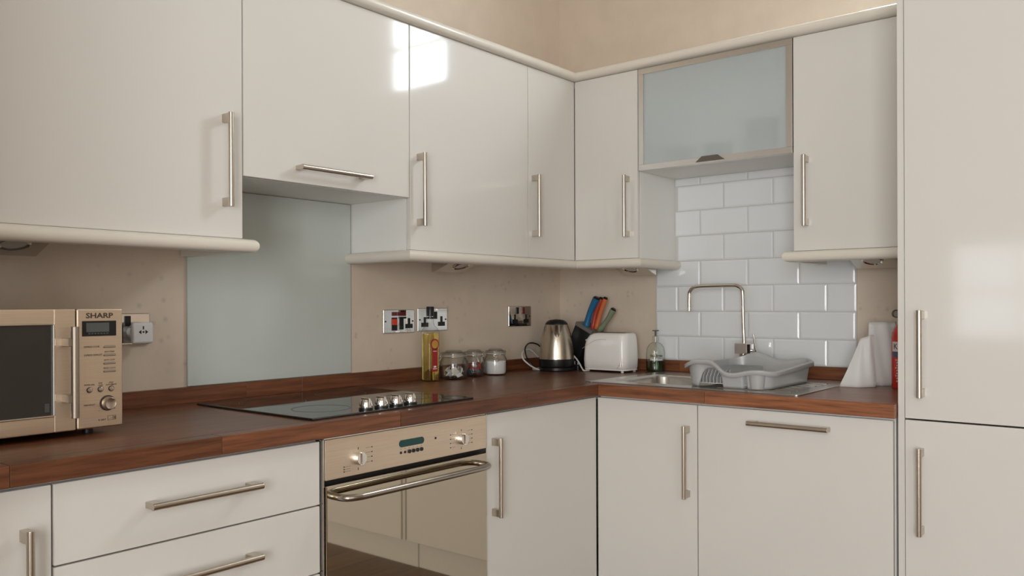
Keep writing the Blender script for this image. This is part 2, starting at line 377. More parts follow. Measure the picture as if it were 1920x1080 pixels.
# ---- tiles on the sink wall
T0, T1, TZ0, TZ1 = -0.503, -1.322, 0.9565, 1.362
MB().box(-0.004, -0.0002, T1, T0, TZ0, TZ1).box(-0.004, -0.0002, -1.203, -0.594, TZ1, 1.699).build('grout', 'grout', wall_right, smooth=False)
tile_me = {}
row = -1; z = 1.0545-0.1022
cols_odd = -0.6062; pitch = 0.2037
while z < 1.699:
    off = cols_odd if row % 2 else cols_odd-0.1015
    za, zb = max(z+0.001, TZ0+0.0005), min(z+0.1012, 1.699)
    yl, yr = (T0, T1) if z < 1.36-0.05 else (-0.595, -1.202)
    if z < TZ1 < z+0.1: zb = min(zb, z+0.1012); yl, yr = -0.595, -1.202
    k = -2
    while True:
        ya = off-k*pitch; yb = ya-pitch; k += 1
        if ya < yr: break
        a, b2 = min(ya-0.001, yl), max(yb+0.001, yr)
        if a-b2 < 0.012 or zb-za < 0.008: continue
        key = (round(a-b2, 3), round(zb-za, 3))
        if key not in tile_me:
            w2, h2 = (a-b2)/2, (zb-za)/2
            b = bmesh.new(); vs0 = []
            for (ins, dx) in ((0, -0.002), (0.0012, -0.0065), (0.007, -0.0085)):
                vs0.append([b.verts.new((dx, sy*(w2-ins), sz*(h2-ins))) for sy, sz in ((1, -1), (-1, -1), (-1, 1), (1, 1))])
            for p, q in zip(vs0, vs0[1:]):
                for i in range(4): b.faces.new((p[i], p[(i+1) % 4], q[(i+1) % 4], q[i]))
            b.faces.new(vs0[-1]); bmesh.ops.recalc_face_normals(b, faces=b.faces[:])
            mb = MB(); mb.add(b); o = mb.build('tile', 'tile', wall_right, smooth=False); tile_me[key] = o.data
        else:
            o = bpy.data.objects.new('tile', tile_me[key]); COL.objects.link(o); o.parent = wall_right
        o.location = (0, (a+b2)/2, (za+zb)/2)
    z += 0.1022; row += 1

# ------------------------------------------------------------------ cabinet helpers (local frame: x along the run, -y to the front)
def handle_mb(mb, cx, cz, L, vertical, yface, rad=0.0072, stand=0.032):
    if vertical:
        mb.cyl((cx, yface-stand, cz-L/2), (cx, yface-stand, cz+L/2), rad, seg=20, bev=0.001)
        for s in (-1, 1): mb.box(cx-0.0065, cx+0.0065, yface-stand-0.002, yface+0.0005, cz+s*(L/2-0.013)-0.011, cz+s*(L/2-0.013)+0.011, 0.001, 1)
        for s in (-1, 1): mb.cyl((cx, yface-stand, cz+s*(L/2-0.004)-0.0006), (cx, yface-stand, cz+s*(L/2-0.004)+0.0006), rad*1.03, seg=20)
    else:
        mb.cyl((cx-L/2, yface-stand, cz), (cx+L/2, yface-stand, cz), rad, seg=20, bev=0.001)
        for s in (-1, 1): mb.box(cx+s*(L/2-0.013)-0.011, cx+s*(L/2-0.013)+0.011, yface-stand-0.002, yface+0.0005, cz-0.0065, cz+0.0065, 0.001, 1)
    return mb
def front(root, name, x0, x1, z0, z1, yface, handle=None, th=0.019):
    d = MB().box(x0, x1, yface, yface+th, z0, z1, 0.0022, 2).build(name, 'door', root)
    if handle:
        cx, cz, L, v = handle
        handle_mb(MB(), cx, cz, L, v, yface).build('handle', 'steel', d, label='brushed nickel bar handle')
    return d
def carcass(root, W, D, z0, z1, name='carcass', t=0.018, back=True):
    mb = MB().box(0, t, -D, -0.001, z0, z1).box(W-t, W, -D, -0.001, z0, z1).box(t, W-t, -D, -0.001, z0, z0+t).box(t, W-t, -D, -0.001, z1-t, z1)
    if back: mb.box(t, W-t, -0.009, -0.001, z0+t, z1-t)
    return mb.build(name, 'carcass', root, smooth=False)
G = 0.0015
# base units, hob run (wall_back): local z measured from floor level 0 of the scene
CT = H-0.0405          # top of carcasses
DB, DT = 0.19, 0.862   # door bottom and top
def base_a(name, label, x0, x1):
    r = thing(name, label, 'cabinet', (x0, -0.0005, FZ))
    carcass(r, x1-x0, -YF-0.022, 0.13, CT-FZ-0.001)
    MB().box(0, x1-x0, YF+0.075, YF+0.09, 0.0, 0.127).build('plinth', 'door', r, smooth=False)
    return r
yf = YF+0.0005
r = base_a('base_cabinet', 'cream gloss base cabinet below the microwave, at the left edge', -2.909, -2.410)
front(r, 'door', G, 0.499-0.002, DB-FZ, DT-FZ, yf, (0.45, 0.674-FZ, 0.236, True))
r = base_a('drawer_unit', 'cream gloss drawer unit to the left of the oven', -2.4095, -1.8115)
W = 0.598
for z0, z1, hz in ((0.7105, DT, 0.791), (0.548, 0.7075, 0.634), (0.37, 0.545, 0.46), (DB, 0.367, 0.28)):
    front(r, 'drawer', G, W-G, z0-FZ, z1-FZ, yf, (W/2-0.004, hz-FZ, 0.25, False))
r = base_a('oven_housing', 'cream base unit housing the built-in oven', -1.811, -1.2145)
MB().box(G, 0.595, YF+0.0005, YF+0.0195, DB-FZ, 0.262-FZ, 0.002).build('filler_panel', 'door', r)
r = base_a('corner_base_cabinet', 'cream gloss corner base cabinet to the right of the oven', -1.214, -0.001)
front(r, 'door', G, -0.633+1.214, DB-FZ, DT-FZ, yf, (0.031, 0.674-FZ, 0.236, True))
MB().box(0.0, 0.585, YF+0.02, YF+0.021, 0.10, CT-FZ-0.002).build('edge_strip', 'carcass', r, smooth=False)
# base units, sink run (wall_right): local x runs toward the viewer's right
def base_b(name, label, y0, y1, cat='cabinet'):
    r = thing(name, label, cat, (-0.0005, y0, FZ), R(-90))
    carcass(r, y0-y1, -XF-0.022, 0.13, CT-FZ-0.001)
    MB().box(0, y0-y1, XF+0.075, XF+0.09, 0.0, 0.127).build('plinth', 'door', r, smooth=False)
    return r
xf_ = XF+0.0005
r = base_b('sink_cabinet', 'narrow cream base cabinet under the sink with a vertical handle', -0.628, -1.0145)
front(r, 'door', G, 0.3865-G, DB-FZ, DT-FZ, xf_, (0.354, 0.678-FZ, 0.234, True))
# the corner carcass occupies the corner, so this one starts beside it
r = base_b('wide_base_cabinet', 'wide cream base unit under the dish rack with a horizontal handle', -1.015, -1.6145)
front(r, 'door', G, 0.5975, DB-FZ, DT-FZ, xf_, (0.304, 0.823-FZ, 0.246, False))
# tall housing at the right
r = thing('tall_cabinet', 'tall cream gloss cabinet with two stacked doors at the right edge', 'cabinet', (-0.0005, -1.6245, FZ), R(-90))
carcass(r, 0.62, 0.606, 0.13, 2.13-FZ)
for px in (0.0, 0.6025): MB().box(px, px+0.0175, -0.626, -0.607, 0.13, 2.13-FZ, 0.001).build('side_panel', 'door', r)
MB().box(-0.009, 0.62, -0.56, -0.545, 0.0, 0.127).build('plinth', 'door', r, smooth=False)
front(r, 'door', 0.0195, 0.6, 0.8725-FZ, 2.125-FZ, -0.632, (0.064, 1.051-FZ, 0.236, True))
front(r, 'door', 0.0195, 0.6, DB-FZ, 0.8685-FZ, -0.632, (0.062, 0.679-FZ, 0.236, True))

# wall units
def wall_a(name, label, x0, x1, z0=ZB, z1=ZT):
    r = thing(name, label, 'cabinet', (x0, -0.0005, z0)); carcass(r, x1-x0, DW-0.021, 0, z1-z0); return r
def wall_b(name, label, y0, y1, z0=ZB, z1=ZT):
    r = thing(name, label, 'cabinet', (-0.0005, y0, z0), R(-90)); carcass(r, y0-y1, DW-0.021, 0, z1-z0); return r
yw = -DW+0.0005
r = wall_a('wall_cabinet', 'large cream gloss wall cabinet above the microwave', -2.4065, -1.8065)
front(r, 'door', G, 0.6-G, 0, 0.724, yw, (0.546, 0.2, 0.243, True))
r = wall_a('hood_cabinet', 'short cream wall cabinet above the hob with a horizontal handle', -1.806, -1.2065, 1.532)
front(r, 'flap_door', G, 0.5995-G, 0, ZT-1.532, yw, (0.289, 0.042, 0.252, False))
r = wall_a('wall_cabinet', 'cream wall cabinet above the oil bottle with a vertical handle', -1.206, -0.5985)
front(r, 'door', G, 0.6075-G, 0, 0.724, yw, (0.036, 0.196, 0.237, True))
# L-shaped corner unit
r = thing('corner_wall_cabinet', 'L-shaped cream corner wall cabinet with two doors above the kettle', 'cabinet', (-0.0005, -0.0005, ZB))
Lp = [(-0.597, -0.001), (-0.597, -DW+0.021), (-DW+0.021, -DW+0.021), (-DW+0.021, -0.593), (-0.001, -0.593), (-0.001, -0.001)]
mb = MB()
for z0, z1 in ((0, 0.018), (0.706, 0.724)): mb.prism([(x, y, z0) for x, y in Lp], (0, 0, z1-z0))
mb.box(-0.597, -0.579, -DW+0.021, -0.001, 0.018, 0.706).box(-DW+0.021, -0.001, -0.593, -0.575, 0.018, 0.706)
mb.box(-0.579, -0.001, -0.009, -0.001, 0.018, 0.706).box(-0.009, -0.001, -0.575, -0.009, 0.018, 0.706)
mb.build('carcass', 'carcass', r, smooth=False)
d = front(r, 'door', -0.5965, -DW-0.0005, 0, 0.724, yw, (-0.571, 0.197, 0.236, True))
d = MB().box(-DW, -DW+0.019, -0.592, -DW-0.0005, 0, 0.724, 0.0022).build('door', 'door', r)
hb = handle_mb(MB(), 0.55, 0.201, 0.238, True, -DW); xf(hb.bm, Matrix.Rotation(R(-90), 4, 'Z')); hb.build('handle', 'steel', d, label='brushed nickel bar handle')
# frosted glass lift-up unit
r = wall_b('glass_wall_cabinet', 'aluminium-framed frosted glass wall cabinet above the sink', -0.595, -1.2025, 1.699)
W, Hh = 0.6075, ZT-1.699
fr = MB(); fw = 0.022
fr.box(G, W-G, yw, yw+0.02, 0, fw, 0.001).box(G, W-G, yw, yw+0.02, Hh-fw, Hh, 0.001).box(G, G+fw, yw, yw+0.02, fw, Hh-fw, 0.001).box(W-G-fw, W-G, yw, yw+0.02, fw, Hh-fw, 0.001)
fr = fr.build('door_frame', 'alu', r)
MB().box(G+fw-0.003, W-G-fw+0.003, yw+0.006, yw+0.011, fw-0.003, Hh-fw+0.003).build('glass_panel', 'frost', fr, smooth=False, label='pale frosted glass panel')
MB().prism([(0.243, yw-0.001, 0.006), (0.360, yw-0.001, 0.006), (0.330, yw-0.001, 0.026), (0.268, yw-0.001, 0.026)], (0, 0.006, 0)).build('finger_pull', P('pull_dark', (0.16, 0.14, 0.12), 0.4, 0.6), fr, smooth=False, label='dark trapezoid finger pull')
for hx in (0.10, 0.50): MB().box(hx-0.012, hx+0.012, yw+0.0115, yw+0.05, Hh-0.05, Hh-0.034, 0.002).build('hinge', 'alu', fr)
glass_unit = r
r = wall_b('wall_cabinet', 'cream wall cabinet next to the tall cabinet, right of the frosted glass', -1.203, -1.6225)
front(r, 'door', G, 0.4195-G, 0, 0.724, yw, (0.048, 0.2, 0.237, True))
# crockery behind the frosted glass
bowl_mat = P('stoneware_grey', (0.22, 0.23, 0.24), 0.3)
for i, (dy, dx, rr, hh, lab) in enumerate(((0.15, 0.232, 0.05, 0.06, 'blurred bowl at the left behind the frosted cabinet glass'), (0.30, 0.226, 0.055, 0.055, 'blurred bowl in the middle behind the frosted cabinet glass'), (0.47, 0.221, 0.06, 0.12, 'blurred taller vessel at the right behind the frosted cabinet glass'))):
    prof = [(0, 0), (rr*0.55, 0), (rr*0.6, 0.006), (rr, hh), (rr-0.004, hh), (rr*0.52, 0.01), (0, 0.009)]
    o = MB().lathe(prof, 28).build('bowl', bowl_mat); tag(o, lab, 'bowl', 'crockery behind the frosted glass'); o.location = (-dx, -0.595-dy, 1.7175)
# ------------------------------------------------------------------ cornice and pelmets
def dprof(z0, z1, d, back=0.012):
    h = (z1-z0)/2; zc = (z0+z1)/2; pts = [(-back, z0), (d-h, z0)]
    for i in range(1, 10):
        a = -PI/2+PI*i/10; pts.append((d-h+h*math.cos(a), zc+h*math.sin(a)))
    return pts+[(d-h, z1), (-back, z1)]
o = MB().sweep(dprof(ZT+0.001, ZT+0.036, 0.026, 0.05), [(-2.41, -DW), (-DW, -DW), (-DW, -1.6235)]).build('cornice', 'trim')
tag(o, 'rounded cream cornice running along the tops of the wall cabinets', 'cornice')
pp = dprof(ZB-0.037, ZB-0.0015, 0.03, 0.014)
o = MB().sweep(pp, [(-2.41, -DW), (-1.806, -DW), (-1.806, -0.002)]).build('pelmet', 'trim'); tag(o, 'rounded cream light pelmet under the cabinet above the microwave', 'pelmet')
o = MB().sweep(pp, [(-1.206, -0.002), (-1.206, -DW), (-DW, -DW), (-DW, -0.5935), (-0.002, -0.5935)]).build('pelmet', 'trim'); tag(o, 'long rounded cream pelmet under the corner wall cabinets', 'pelmet')
o = MB().sweep(pp, [(-0.009, -1.204), (-DW, -1.204), (-DW, -1.6235)]).build('pelmet', 'trim'); tag(o, 'short rounded cream pelmet beside the tall cabinet', 'pelmet')
# under-cabinet wedge lamps
def wedge(label, loc, rz):
    r = thing('cabinet_light', label, 'light', loc, rz, 'wedge lights under the wall cabinets')
    w2 = 0.072
    MB().prism([(-w2, -0.15, -0.001), (-w2, 0, -0.001), (-w2, 0, -0.058), (-w2, -0.012, -0.058), (-w2, -0.15, -0.008)], (2*w2, 0, 0)).build('housing', 'stainless', r, smooth=False)
    mt = Matrix.Translation((0, -0.081, -0.0335)) @ Matrix.Rotation(R(19.9), 4, 'X') @ Matrix.Rotation(PI, 4, 'X')
    mt = Matrix.Translation((0, -0.081, -0.0335)) @ Matrix.Rotation(R(180-19.9), 4, 'X')
    MB().lathe([(0.026, 0), (0.034, 0), (0.034, 0.004), (0.031, 0.006), (0.026, 0.003)], 28, mat=mt).build('bezel', 'chrome', r)
    MB().lathe([(0, 0.001), (0.026, 0.001), (0.026, 0.003), (0, 0.003)], 24, mat=mt).build('lens', P('lamp_lens', (0.55, 0.52, 0.46), 0.25), r)
wedge('steel wedge light under the cabinet above the microwave', (-2.315, -0.105, ZB), 0)
wedge('steel wedge light above the jars and sockets', (-0.85, -0.105, ZB), 0)
wedge('steel wedge light above the soap dispenser', (-0.105, -0.49, ZB), R(-90))
wedge('steel wedge light above the white paper beside the tall cabinet', (-0.105, -1.43, ZB), R(-90))

# ------------------------------------------------------------------ worktop
BOWL = (-0.535, -0.185, -0.985, -0.615)    # x0,x1,y0,y1 hole for the sink bowl
top = thing('worktop', 'dark reddish-brown wooden worktop turning the corner in an L', 'worktop', (0, 0, H-0.04))
cube = None
def cut(x0, x1, y0, y1):
    a0, a1, b0, b1 = BOWL
    if x1 <= a0 or x0 >= a1 or y1 <= b0 or y0 >= b1: return [(x0, x1, y0, y1)]
    out = []
    if x0 < a0: out.append((x0, a0, y0, y1)); x0 = a0
    if x1 > a1: out.append((a1, x1, y0, y1)); x1 = a1
    if y0 < b0: out.append((x0, x1, y0, b0))
    if y1 > b1: out.append((x0, x1, b1, y1))
    return out
def stave(x0, x1, y0, y1, mat, bev):
    global cube
    for a, b_, c, d_ in cut(x0, x1, y0, y1):
        if b_-a < 0.003 or d_-c < 0.003: continue
        if bev:
            MB().box(a, b_, c, d_, 0, 0.04, 0.0022, 2).build('stave', mat, top)
        else:
            key = 'cube_'+mat
            if key not in tile_me:
                o = MB().box(-0.5, 0.5, -0.5, 0.5, 0, 0.04).build('stave', mat, top, smooth=False); tile_me[key] = o.data
            else:
                o = bpy.data.objects.new('stave', tile_me[key]); COL.objects.link(o); o.parent = top
            o.location = ((a+b_)/2, (c+d_)/2, 0); o.scale = (b_-a, d_-c, 1)
NS = 15
sw = -TA/NS
for i in range(NS):
    x = -2.92-random.uniform(0, 0.45); fixed = []
    while x < 0:
        L = random.uniform(0.36, 0.62); x0, x1 = max(x, -2.92), min(x+L, -0.001)
        if i == 0 and x1 > -0.95: x1 = -0.001; L = 2
        if x1-x0 > 0.02: stave(x0, x1, TA+i*sw, TA+(i+1)*sw-(0.001 if i == NS-1 else 0), 'wood_a', i == 0)
        x += L
NS = 15; sw = -TB/NS
for i in range(NS):
    yv = TA+0.0 if i else TA
    yv = TA
    first = random.uniform(0.15, 0.45)
    while yv > -1.6225:
        L = first if yv == TA else random.uniform(0.38, 0.55)
        y1 = yv; y0 = max(yv-L, -1.6225)
        if y0 < -1.55: y0 = -1.6225
        stave(TB+i*sw, TB+(i+1)*sw-(0.001 if i == NS-1 else 0), y0, y1, 'wood_b', i == 0)
        yv = y0 if y0 > -1.6225 else -9
# upstands
u = thing('upstand', 'low dark wooden upstand along the hob wall', 'upstand', (0, 0, H))
xs = [-2.92, -2.35, -1.62, -1.42, -0.86, -0.02]
for a, b_ in zip(xs, xs[1:]): MB().box(a+0.0002, b_-0.0002, -0.019, -0.0005, 0.0003, 0.0455, 0.0005, 1).build('board', 'wood_a', u)
u = thing('upstand', 'low dark wooden upstand along the sink wall', 'upstand', (0, 0, H))
ys = [-0.0, -0.62, -1.05, -1.6225]
for a, b_ in zip(ys, ys[1:]): MB().box(-0.019, -0.0005, b_+0.0002, a-0.0002-(0.0005 if a == 0 else 0), 0.0003, 0.0455, 0.0005, 1).build('board', 'wood_b', u)

# glass splashback behind the hob
o = MB().box(-1.803, -1.211, -0.0075, -0.0005, 0.957, 1.5305, 0.001, 1).build('glass_splashback', 'splash'); tag(o, 'pale grey-green glass splashback panel behind the hob', 'splashback')

# ------------------------------------------------------------------ oven
r = thing('oven', 'built-in stainless oven with mirrored glass door', 'oven', (-1.8095, -0.02, 0.262))
Wo = 0.593; yo = -0.604     # local face plane: y = -0.624 world
MB().box(0.02, Wo-0.02, -0.57, 0, 0.02, 0.59).build('body', 'blackgap', r, smooth=False)
MB().box(0.0, Wo, yo+0.012, -0.57, 0.005, 0.604).build('surround', 'blackgap', r, smooth=False)
fa = MB().box(0.008, Wo-0.004, yo-0.008, yo+0.012, 0.503, 0.602, 0.003).build('control_panel', 'oven_steel', r)
for xx in (0.002, Wo-0.0035): MB().box(xx, xx+0.004, yo-0.006, yo+0.012, 0.004, 0.603, 0.0015).build('side_trim', 'chrome', r)
MB().box(0.006, Wo-0.004, yo-0.004, yo+0.010, 0.602, 0.6055, 0.001).build('top_trim', 'chrome', r)
dr = MB().box(0.008, Wo-0.005, yo-0.010, yo+0.01, 0.006, 0.491, 0.003).build('door', 'mirror', r)
# handle loop
hy = yo-0.010; zz = 0.462; x0, x1 = 0.036, Wo-0.03
pts = [(x0, hy+0.002, zz), (x0, hy-0.018, zz), (x0+0.008, hy-0.036, zz), (x0+0.03, hy-0.047, zz), (x0+0.07, hy-0.05, zz), ((x0+x1)/2, hy-0.052, zz), (x1-0.07, hy-0.05, zz), (x1-0.03, hy-0.047, zz), (x1-0.008, hy-0.036, zz), (x1, hy-0.018, zz), (x1, hy+0.002, zz)]
hd = MB().tube(pts, 0.0085, 14, smooth=6).build('handle', P('oven_handle_steel', (0.40, 0.36, 0.31), 0.25, 1.0), dr, label='curved tubular steel handle')
def knob(parent, x, z, yy, rad, dep):
    mb = MB().lathe([(0, 0), (rad, 0), (rad, dep*0.6), (rad*0.9, dep), (0, dep)], 28, mat=Matrix.Translation((x, yy, z)) @ Matrix.Rotation(R(90), 4, 'X'))
    mb.box(x-0.0035, x+0.0035, yy-dep-0.004, yy-0.002, z-rad*0.98, z+rad*0.98, 0.001)
    return mb.build('knob', 'chrome', parent)
yy = yo-0.008
for kx in (0.108, 0.482): knob(fa, kx, 0.545, yy, 0.0165, 0.016)
pill = []
for i in range(24):
    a = 2*PI*i/24; pill.append((0.29+(0.036 if math.cos(a) > 0 else -0.036)+0.0095*math.cos(a), yy-0.0006, 0.561+0.0095*math.sin(a)))
MB().prism(pill, (0, 0.002, 0)).build('display', 'lcdgreen', fa, smooth=False)
for i in range(6): MB().cyl((0.251+i*0.0148, yy-0.003 if i > 1 else yy-0.001, 0.5375), (0.251+i*0.0148, yy+0.001, 0.5375), 0.0052 if i > 1 else 0.0036, seg=14).build('button', 'black', fa)
MB().cyl((0.379, yy-0.0008, 0.560), (0.379, yy+0.001, 0.560), 0.0033, seg=12).build('indicator', 'black', fa)
mb = MB()
for kx, sides in ((0.108, ((-1, (-0.028, -0.022, -0.016)), (1, (0.022, 0.01, -0.002, -0.014)))), (0.482, ((-1, (0.016, 0.004, -0.008, -0.02)), (1, (0.02, 0.008, -0.004, -0.016))))):
    for s, offs in sides:
        for dz in offs:
            mb.box(kx+s*0.044-0.0022, kx+s*0.044+0.0022, yy-0.0004, yy+0.0003, 0.545+dz-0.0012, 0.545+dz+0.0012)
            mb.box(min(kx+s*0.024, kx+s*0.039), max(kx+s*0.024, kx+s*0.039), yy-0.0003, yy+0.0003, 0.545+dz-0.00025, 0.545+dz+0.00025)
    for dz in (-0.027, 0.024): mb.box(kx-0.0009, kx+0.0009, yy-0.0004, yy+0.0003, 0.545+dz-0.003, 0.545+dz+0.003)
for i in range(6): mb.box(0.249+i*0.0148, 0.253+i*0.0148, yy-0.0003, yy+0.0003, 0.5465, 0.5475)
mb.build('dial_marks', 'print', fa, smooth=False)['kind'] = 'stuff'

# ------------------------------------------------------------------ hob
r = thing('ceramic_hob', 'black glass ceramic hob set on the worktop', 'hob', (-1.819, -0.082, H))
Wh, Dh = 0.575, 0.522
MB().box(0, Wh, -Dh, 0, 0.0003, 0.0062, 0.002).build('glass_top', 'blackglass', r)
for cx, cy, rr in ((0.145, -0.15, 0.09), (0.40, -0.13, 0.075), (0.135, -0.38, 0.075), (0.475, -0.36, 0.075)):
    MB().lathe([(rr, 0.0061), (rr+0.0014, 0.0061), (rr+0.0014, 0.0065), (rr, 0.0065)], 48, mat=Matrix.Translation((cx, cy, 0))).build('heating_zone', P('zone_mark', (0.055, 0.055, 0.055), 0.4), r)
for i in range(4):
    kx = 0.192+i*0.0525; ky = -0.492
    mt = Matrix.Translation((kx, ky, 0.0062))
    k = MB().lathe([(0, 0.005), (0.0165, 0.005), (0.017, 0.012), (0.0145, 0.024), (0.012, 0.0265), (0, 0.027)], 28, mat=mt).box(kx-0.0045, kx+0.0045, ky-0.0155, ky+0.0155, 0.02, 0.0365, 0.002).build('knob', 'chrome', r)
    MB().lathe([(0, 0), (0.0185, 0), (0.0185, 0.005), (0, 0.005)], 28, mat=mt).build('collar', 'black', k)

# ------------------------------------------------------------------ microwave
r = thing('microwave', 'champagne steel microwave oven at the left end of the worktop', 'microwave', (-2.175, -0.398, H))
z0, z1 = 0.014, 0.273          # local: right front edge at x=0, front face y=0
MB().box(-0.47, -0.004, 0.012, 0.335, z0+0.004, z1-0.001, 0.004).build('casing', P('casing_grey', (0.20, 0.18, 0.16), 0.4, 0.6), r)
pn = MB().box(-0.0975, 0, -0.004, 0.0135, z0, z1, 0.004, 3).build('control_panel', 'champ', r)
dr = MB()
# door frame with window opening
dx0, dx1 = -0.472, -0.0995
wx0, wx1, wz0, wz1 = -0.425, -0.143, 0.05, 0.2405
dr.box(dx0, wx0, -0.004, 0.0135, z0, z1, 0.003).box(wx1, dx1, -0.004, 0.0135, z0, z1, 0.003).box(wx0-0.002, wx1+0.002, -0.004, 0.0135, z0, wz0, 0.003).box(wx0-0.002, wx1+0.002, -0.004, 0.0135, wz1, z1, 0.003)
dr = dr.build('door', 'champ', r)
MB().box(wx0-0.003, wx1+0.003, -0.0005, 0.006, wz0-0.003, wz1+0.003).build('window', 'mwglass', dr, smooth=False)
mb = MB()
for a in ((wx0-0.002, wx0+0.002, wz0, wz1), (wx1-0.002, wx1+0.003, wz0, wz1), (wx0, wx1, wz0-0.003, wz0+0.0015), (wx0, wx1, wz1-0.0015, wz1+0.003)): mb.box(a[0], a[1], -0.0062, 0.002, a[2], a[3], 0.0012)
mb.build('window_trim', 'chrome', dr)
hb = MB().cyl((-0.114, -0.034, 0.044), (-0.114, -0.034, 0.236), 0.0085, seg=20, bev=0.001)
for hz in (0.085, 0.203): hb.box(-0.128, -0.112, -0.036, 0.0, hz-0.0085, hz+0.0085, 0.001, 1)
hb.build('handle', P('microwave_handle', (0.42, 0.36, 0.30), 0.4, 1.0), dr)
MB().box(-0.16, -0.151, -0.0014, 0.0, 0.058, 0.076).build('sticker', 'lcd', dr, smooth=False)
yp = -0.004
dsp = MB().box(-0.0865, -0.0145, yp-0.0012, yp+0.002, 0.2135, 0.2465, 0.0006, 1).build('display', 'black', pn)
MB().box(-0.0785, -0.030, yp-0.0016, yp, 0.2225, 0.2425).build('screen', 'lcd', dsp, smooth=False)
for i in range(7): MB().box(-0.074+i*0.0063, -0.0702+i*0.0063, yp-0.0018, yp-0.001, 0.218, 0.2205).build('symbol', 'lcd', dsp, smooth=False)
text('logo', 'SHARP', 0.0155, (-0.050, yp-0.0002, 0.2575), 'print', pn, xs=1.25, bold=0.0004)
for i, zz in enumerate((0.1905, 0.1725, 0.1545, 0.137)):
    pl = []
    for k in range(20):
        a = 2*PI*k/20; pl.append((-0.029+(0.0105 if math.cos(a) > 0 else -0.0105)+0.0024*math.cos(a), yp-0.0018, zz+0.0024*math.sin(a)))
    MB().prism(pl, (0, 0.003, 0), 0.0004, 1).build('button', 'stainless', pn)
    MB().box(-0.042, -0.016, yp-0.0003, yp+0.0005, zz-0.0032, zz+0.0004).build('button_recess', 'print', pn, smooth=False)
text('caption', 'EXPRESS COOK', 0.0058, (-0.0665, yp-0.0002, 0.1905), 'print', pn, xs=0.8)
text('caption', 'EXPRESS DEFROST', 0.0058, (-0.0635, yp-0.0002, 0.1725), 'print', pn, xs=0.8)
text('caption', 'EASY STEAM', 0.0048, (-0.029, yp-0.0002, 0.1785), 'print', pn, xs=0.8)
text('caption', 'AUTO COOK', 0.0048, (-0.029, yp-0.0002, 0.1605), 'print', pn, xs=0.8)
text('caption', 'MICRO CLOCK', 0.0048, (-0.029, yp-0.0002, 0.1428), 'print', pn, xs=0.8)
for i, (bx_, cap) in enumerate(((-0.0715, 'POWER LEVEL'), (-0.0485, 'STOP\nCLEAR'), (-0.0255, 'START\nAUTO MINUTE'))):
    MB().lathe([(0, 0), (0.0052, 0), (0.0052, 0.002), (0.004, 0.0035), (0, 0.004)], 20, mat=Matrix.Translation((bx_, yp, 0.0975)) @ Matrix.Rotation(R(90), 4, 'X')).build('button', 'stainless', pn)
    MB().lathe([(0.0052, 0), (0.0064, 0), (0.0064, 0.0006), (0.0052, 0.0006)], 20, mat=Matrix.Translation((bx_, yp, 0.0975)) @ Matrix.Rotation(R(90), 4, 'X')).build('button_ring', 'print', pn)
    text('caption', cap, 0.0046, (bx_, yp-0.0002, 0.1085), 'print', pn, xs=0.75)
mt = Matrix.Translation((-0.0335, yp, 0.0665)) @ Matrix.Rotation(R(90), 4, 'X')
kb = MB().lathe([(0, 0), (0.0145, 0), (0.0135, 0.013), (0.0115, 0.016), (0.0105, 0.0155), (0, 0.0155)], 32, mat=mt).build('knob', 'steel', pn)
MB().lathe([(0.0145, 0), (0.017, 0), (0.017, 0.0012), (0.0145, 0.0012)], 32, mat=mt).build('knob_ring', 'print', kb)
text('caption', 'TIME/WEIGHT', 0.0048, (-0.072, yp-0.0002, 0.065), 'print', pn, xs=0.8)
text('caption', '-', 0.008, (-0.0515, yp-0.0002, 0.0515), 'print', pn); text('caption', '+', 0.008, (-0.0185, yp-0.0002, 0.0535), 'print', pn)
text('caption', 'R-28ST', 0.0055, (-0.045, yp-0.0002, 0.0305), 'print', pn)
mb = MB()
for a in ((-0.0335, -0.0155, 0.0285, 0.0291), (-0.0335, -0.0155, 0.0379, 0.0385), (-0.0335, -0.0329, 0.0285, 0.0385), (-0.0161, -0.0155, 0.0285, 0.0385), (-0.0225, -0.022, 0.0285, 0.0385)): mb.box(a[0], a[1], yp-0.0004, yp+0.0005, a[2], a[3])
for k in range(3):
    mb.box(-0.031+k*0.0025, -0.0295+k*0.0025, yp-0.0004, yp+0.0005, 0.0305+k*0.001, 0.0312+k*0.001); mb.box(-0.0205+k*0.0016, -0.0198+k*0.0016, yp-0.0004, yp+0.0005, 0.030, 0.0365)
mb.build('pictogram', 'print', pn, smooth=False)['kind'] = 'stuff'
for fx in (-0.43, -0.055):
    for fy in (0.045, 0.29): MB().cyl((fx, fy, 0.0003), (fx, fy, z0+0.008), 0.011, seg=14).build('foot', 'black', r)

# ------------------------------------------------------------------ sockets
def plate(label, x0, x1, z0, z1, cat='socket', mat='chrome'):
    r = thing('wall_socket', label, cat, ((x0+x1)/2, 0, (z0+z1)/2), 0, 'chrome wall sockets')
    w2, h2 = (x1-x0)/2, (z1-z0)/2
    MB().box(-w2, w2, -0.009, -0.0005, -h2, h2, 0.0025, 3).build('plate', mat, r)
    return r
def holes(r, cx, cz):
    MB().box(cx-0.0055, cx+0.0055, -0.0102, -0.0085, cz-0.002, cz+0.020).box(cx-0.018, cx+0.018, -0.0102, -0.0085, cz-0.017, cz-0.001).build('socket_insert', 'black', r, smooth=False)
def rocker(r, cx, cz, mat='black', w=0.008, h=0.014, d=0.004):
    return MB().box(cx-w, cx+w, -0.009-d, -0.008, cz-h, cz+h, 0.0015, 2).build('switch', mat, r)
def screws(r, w):
    for s in (-1, 1): MB().cyl((s*w, -0.0105, 0), (s*w, -0.0085, 0), 0.003, seg=10).build('screw', 'black', r)
r = plate('chrome cooker control socket with a red rocker switch', -1.0665, -0.9155, 1.086, 1.171)
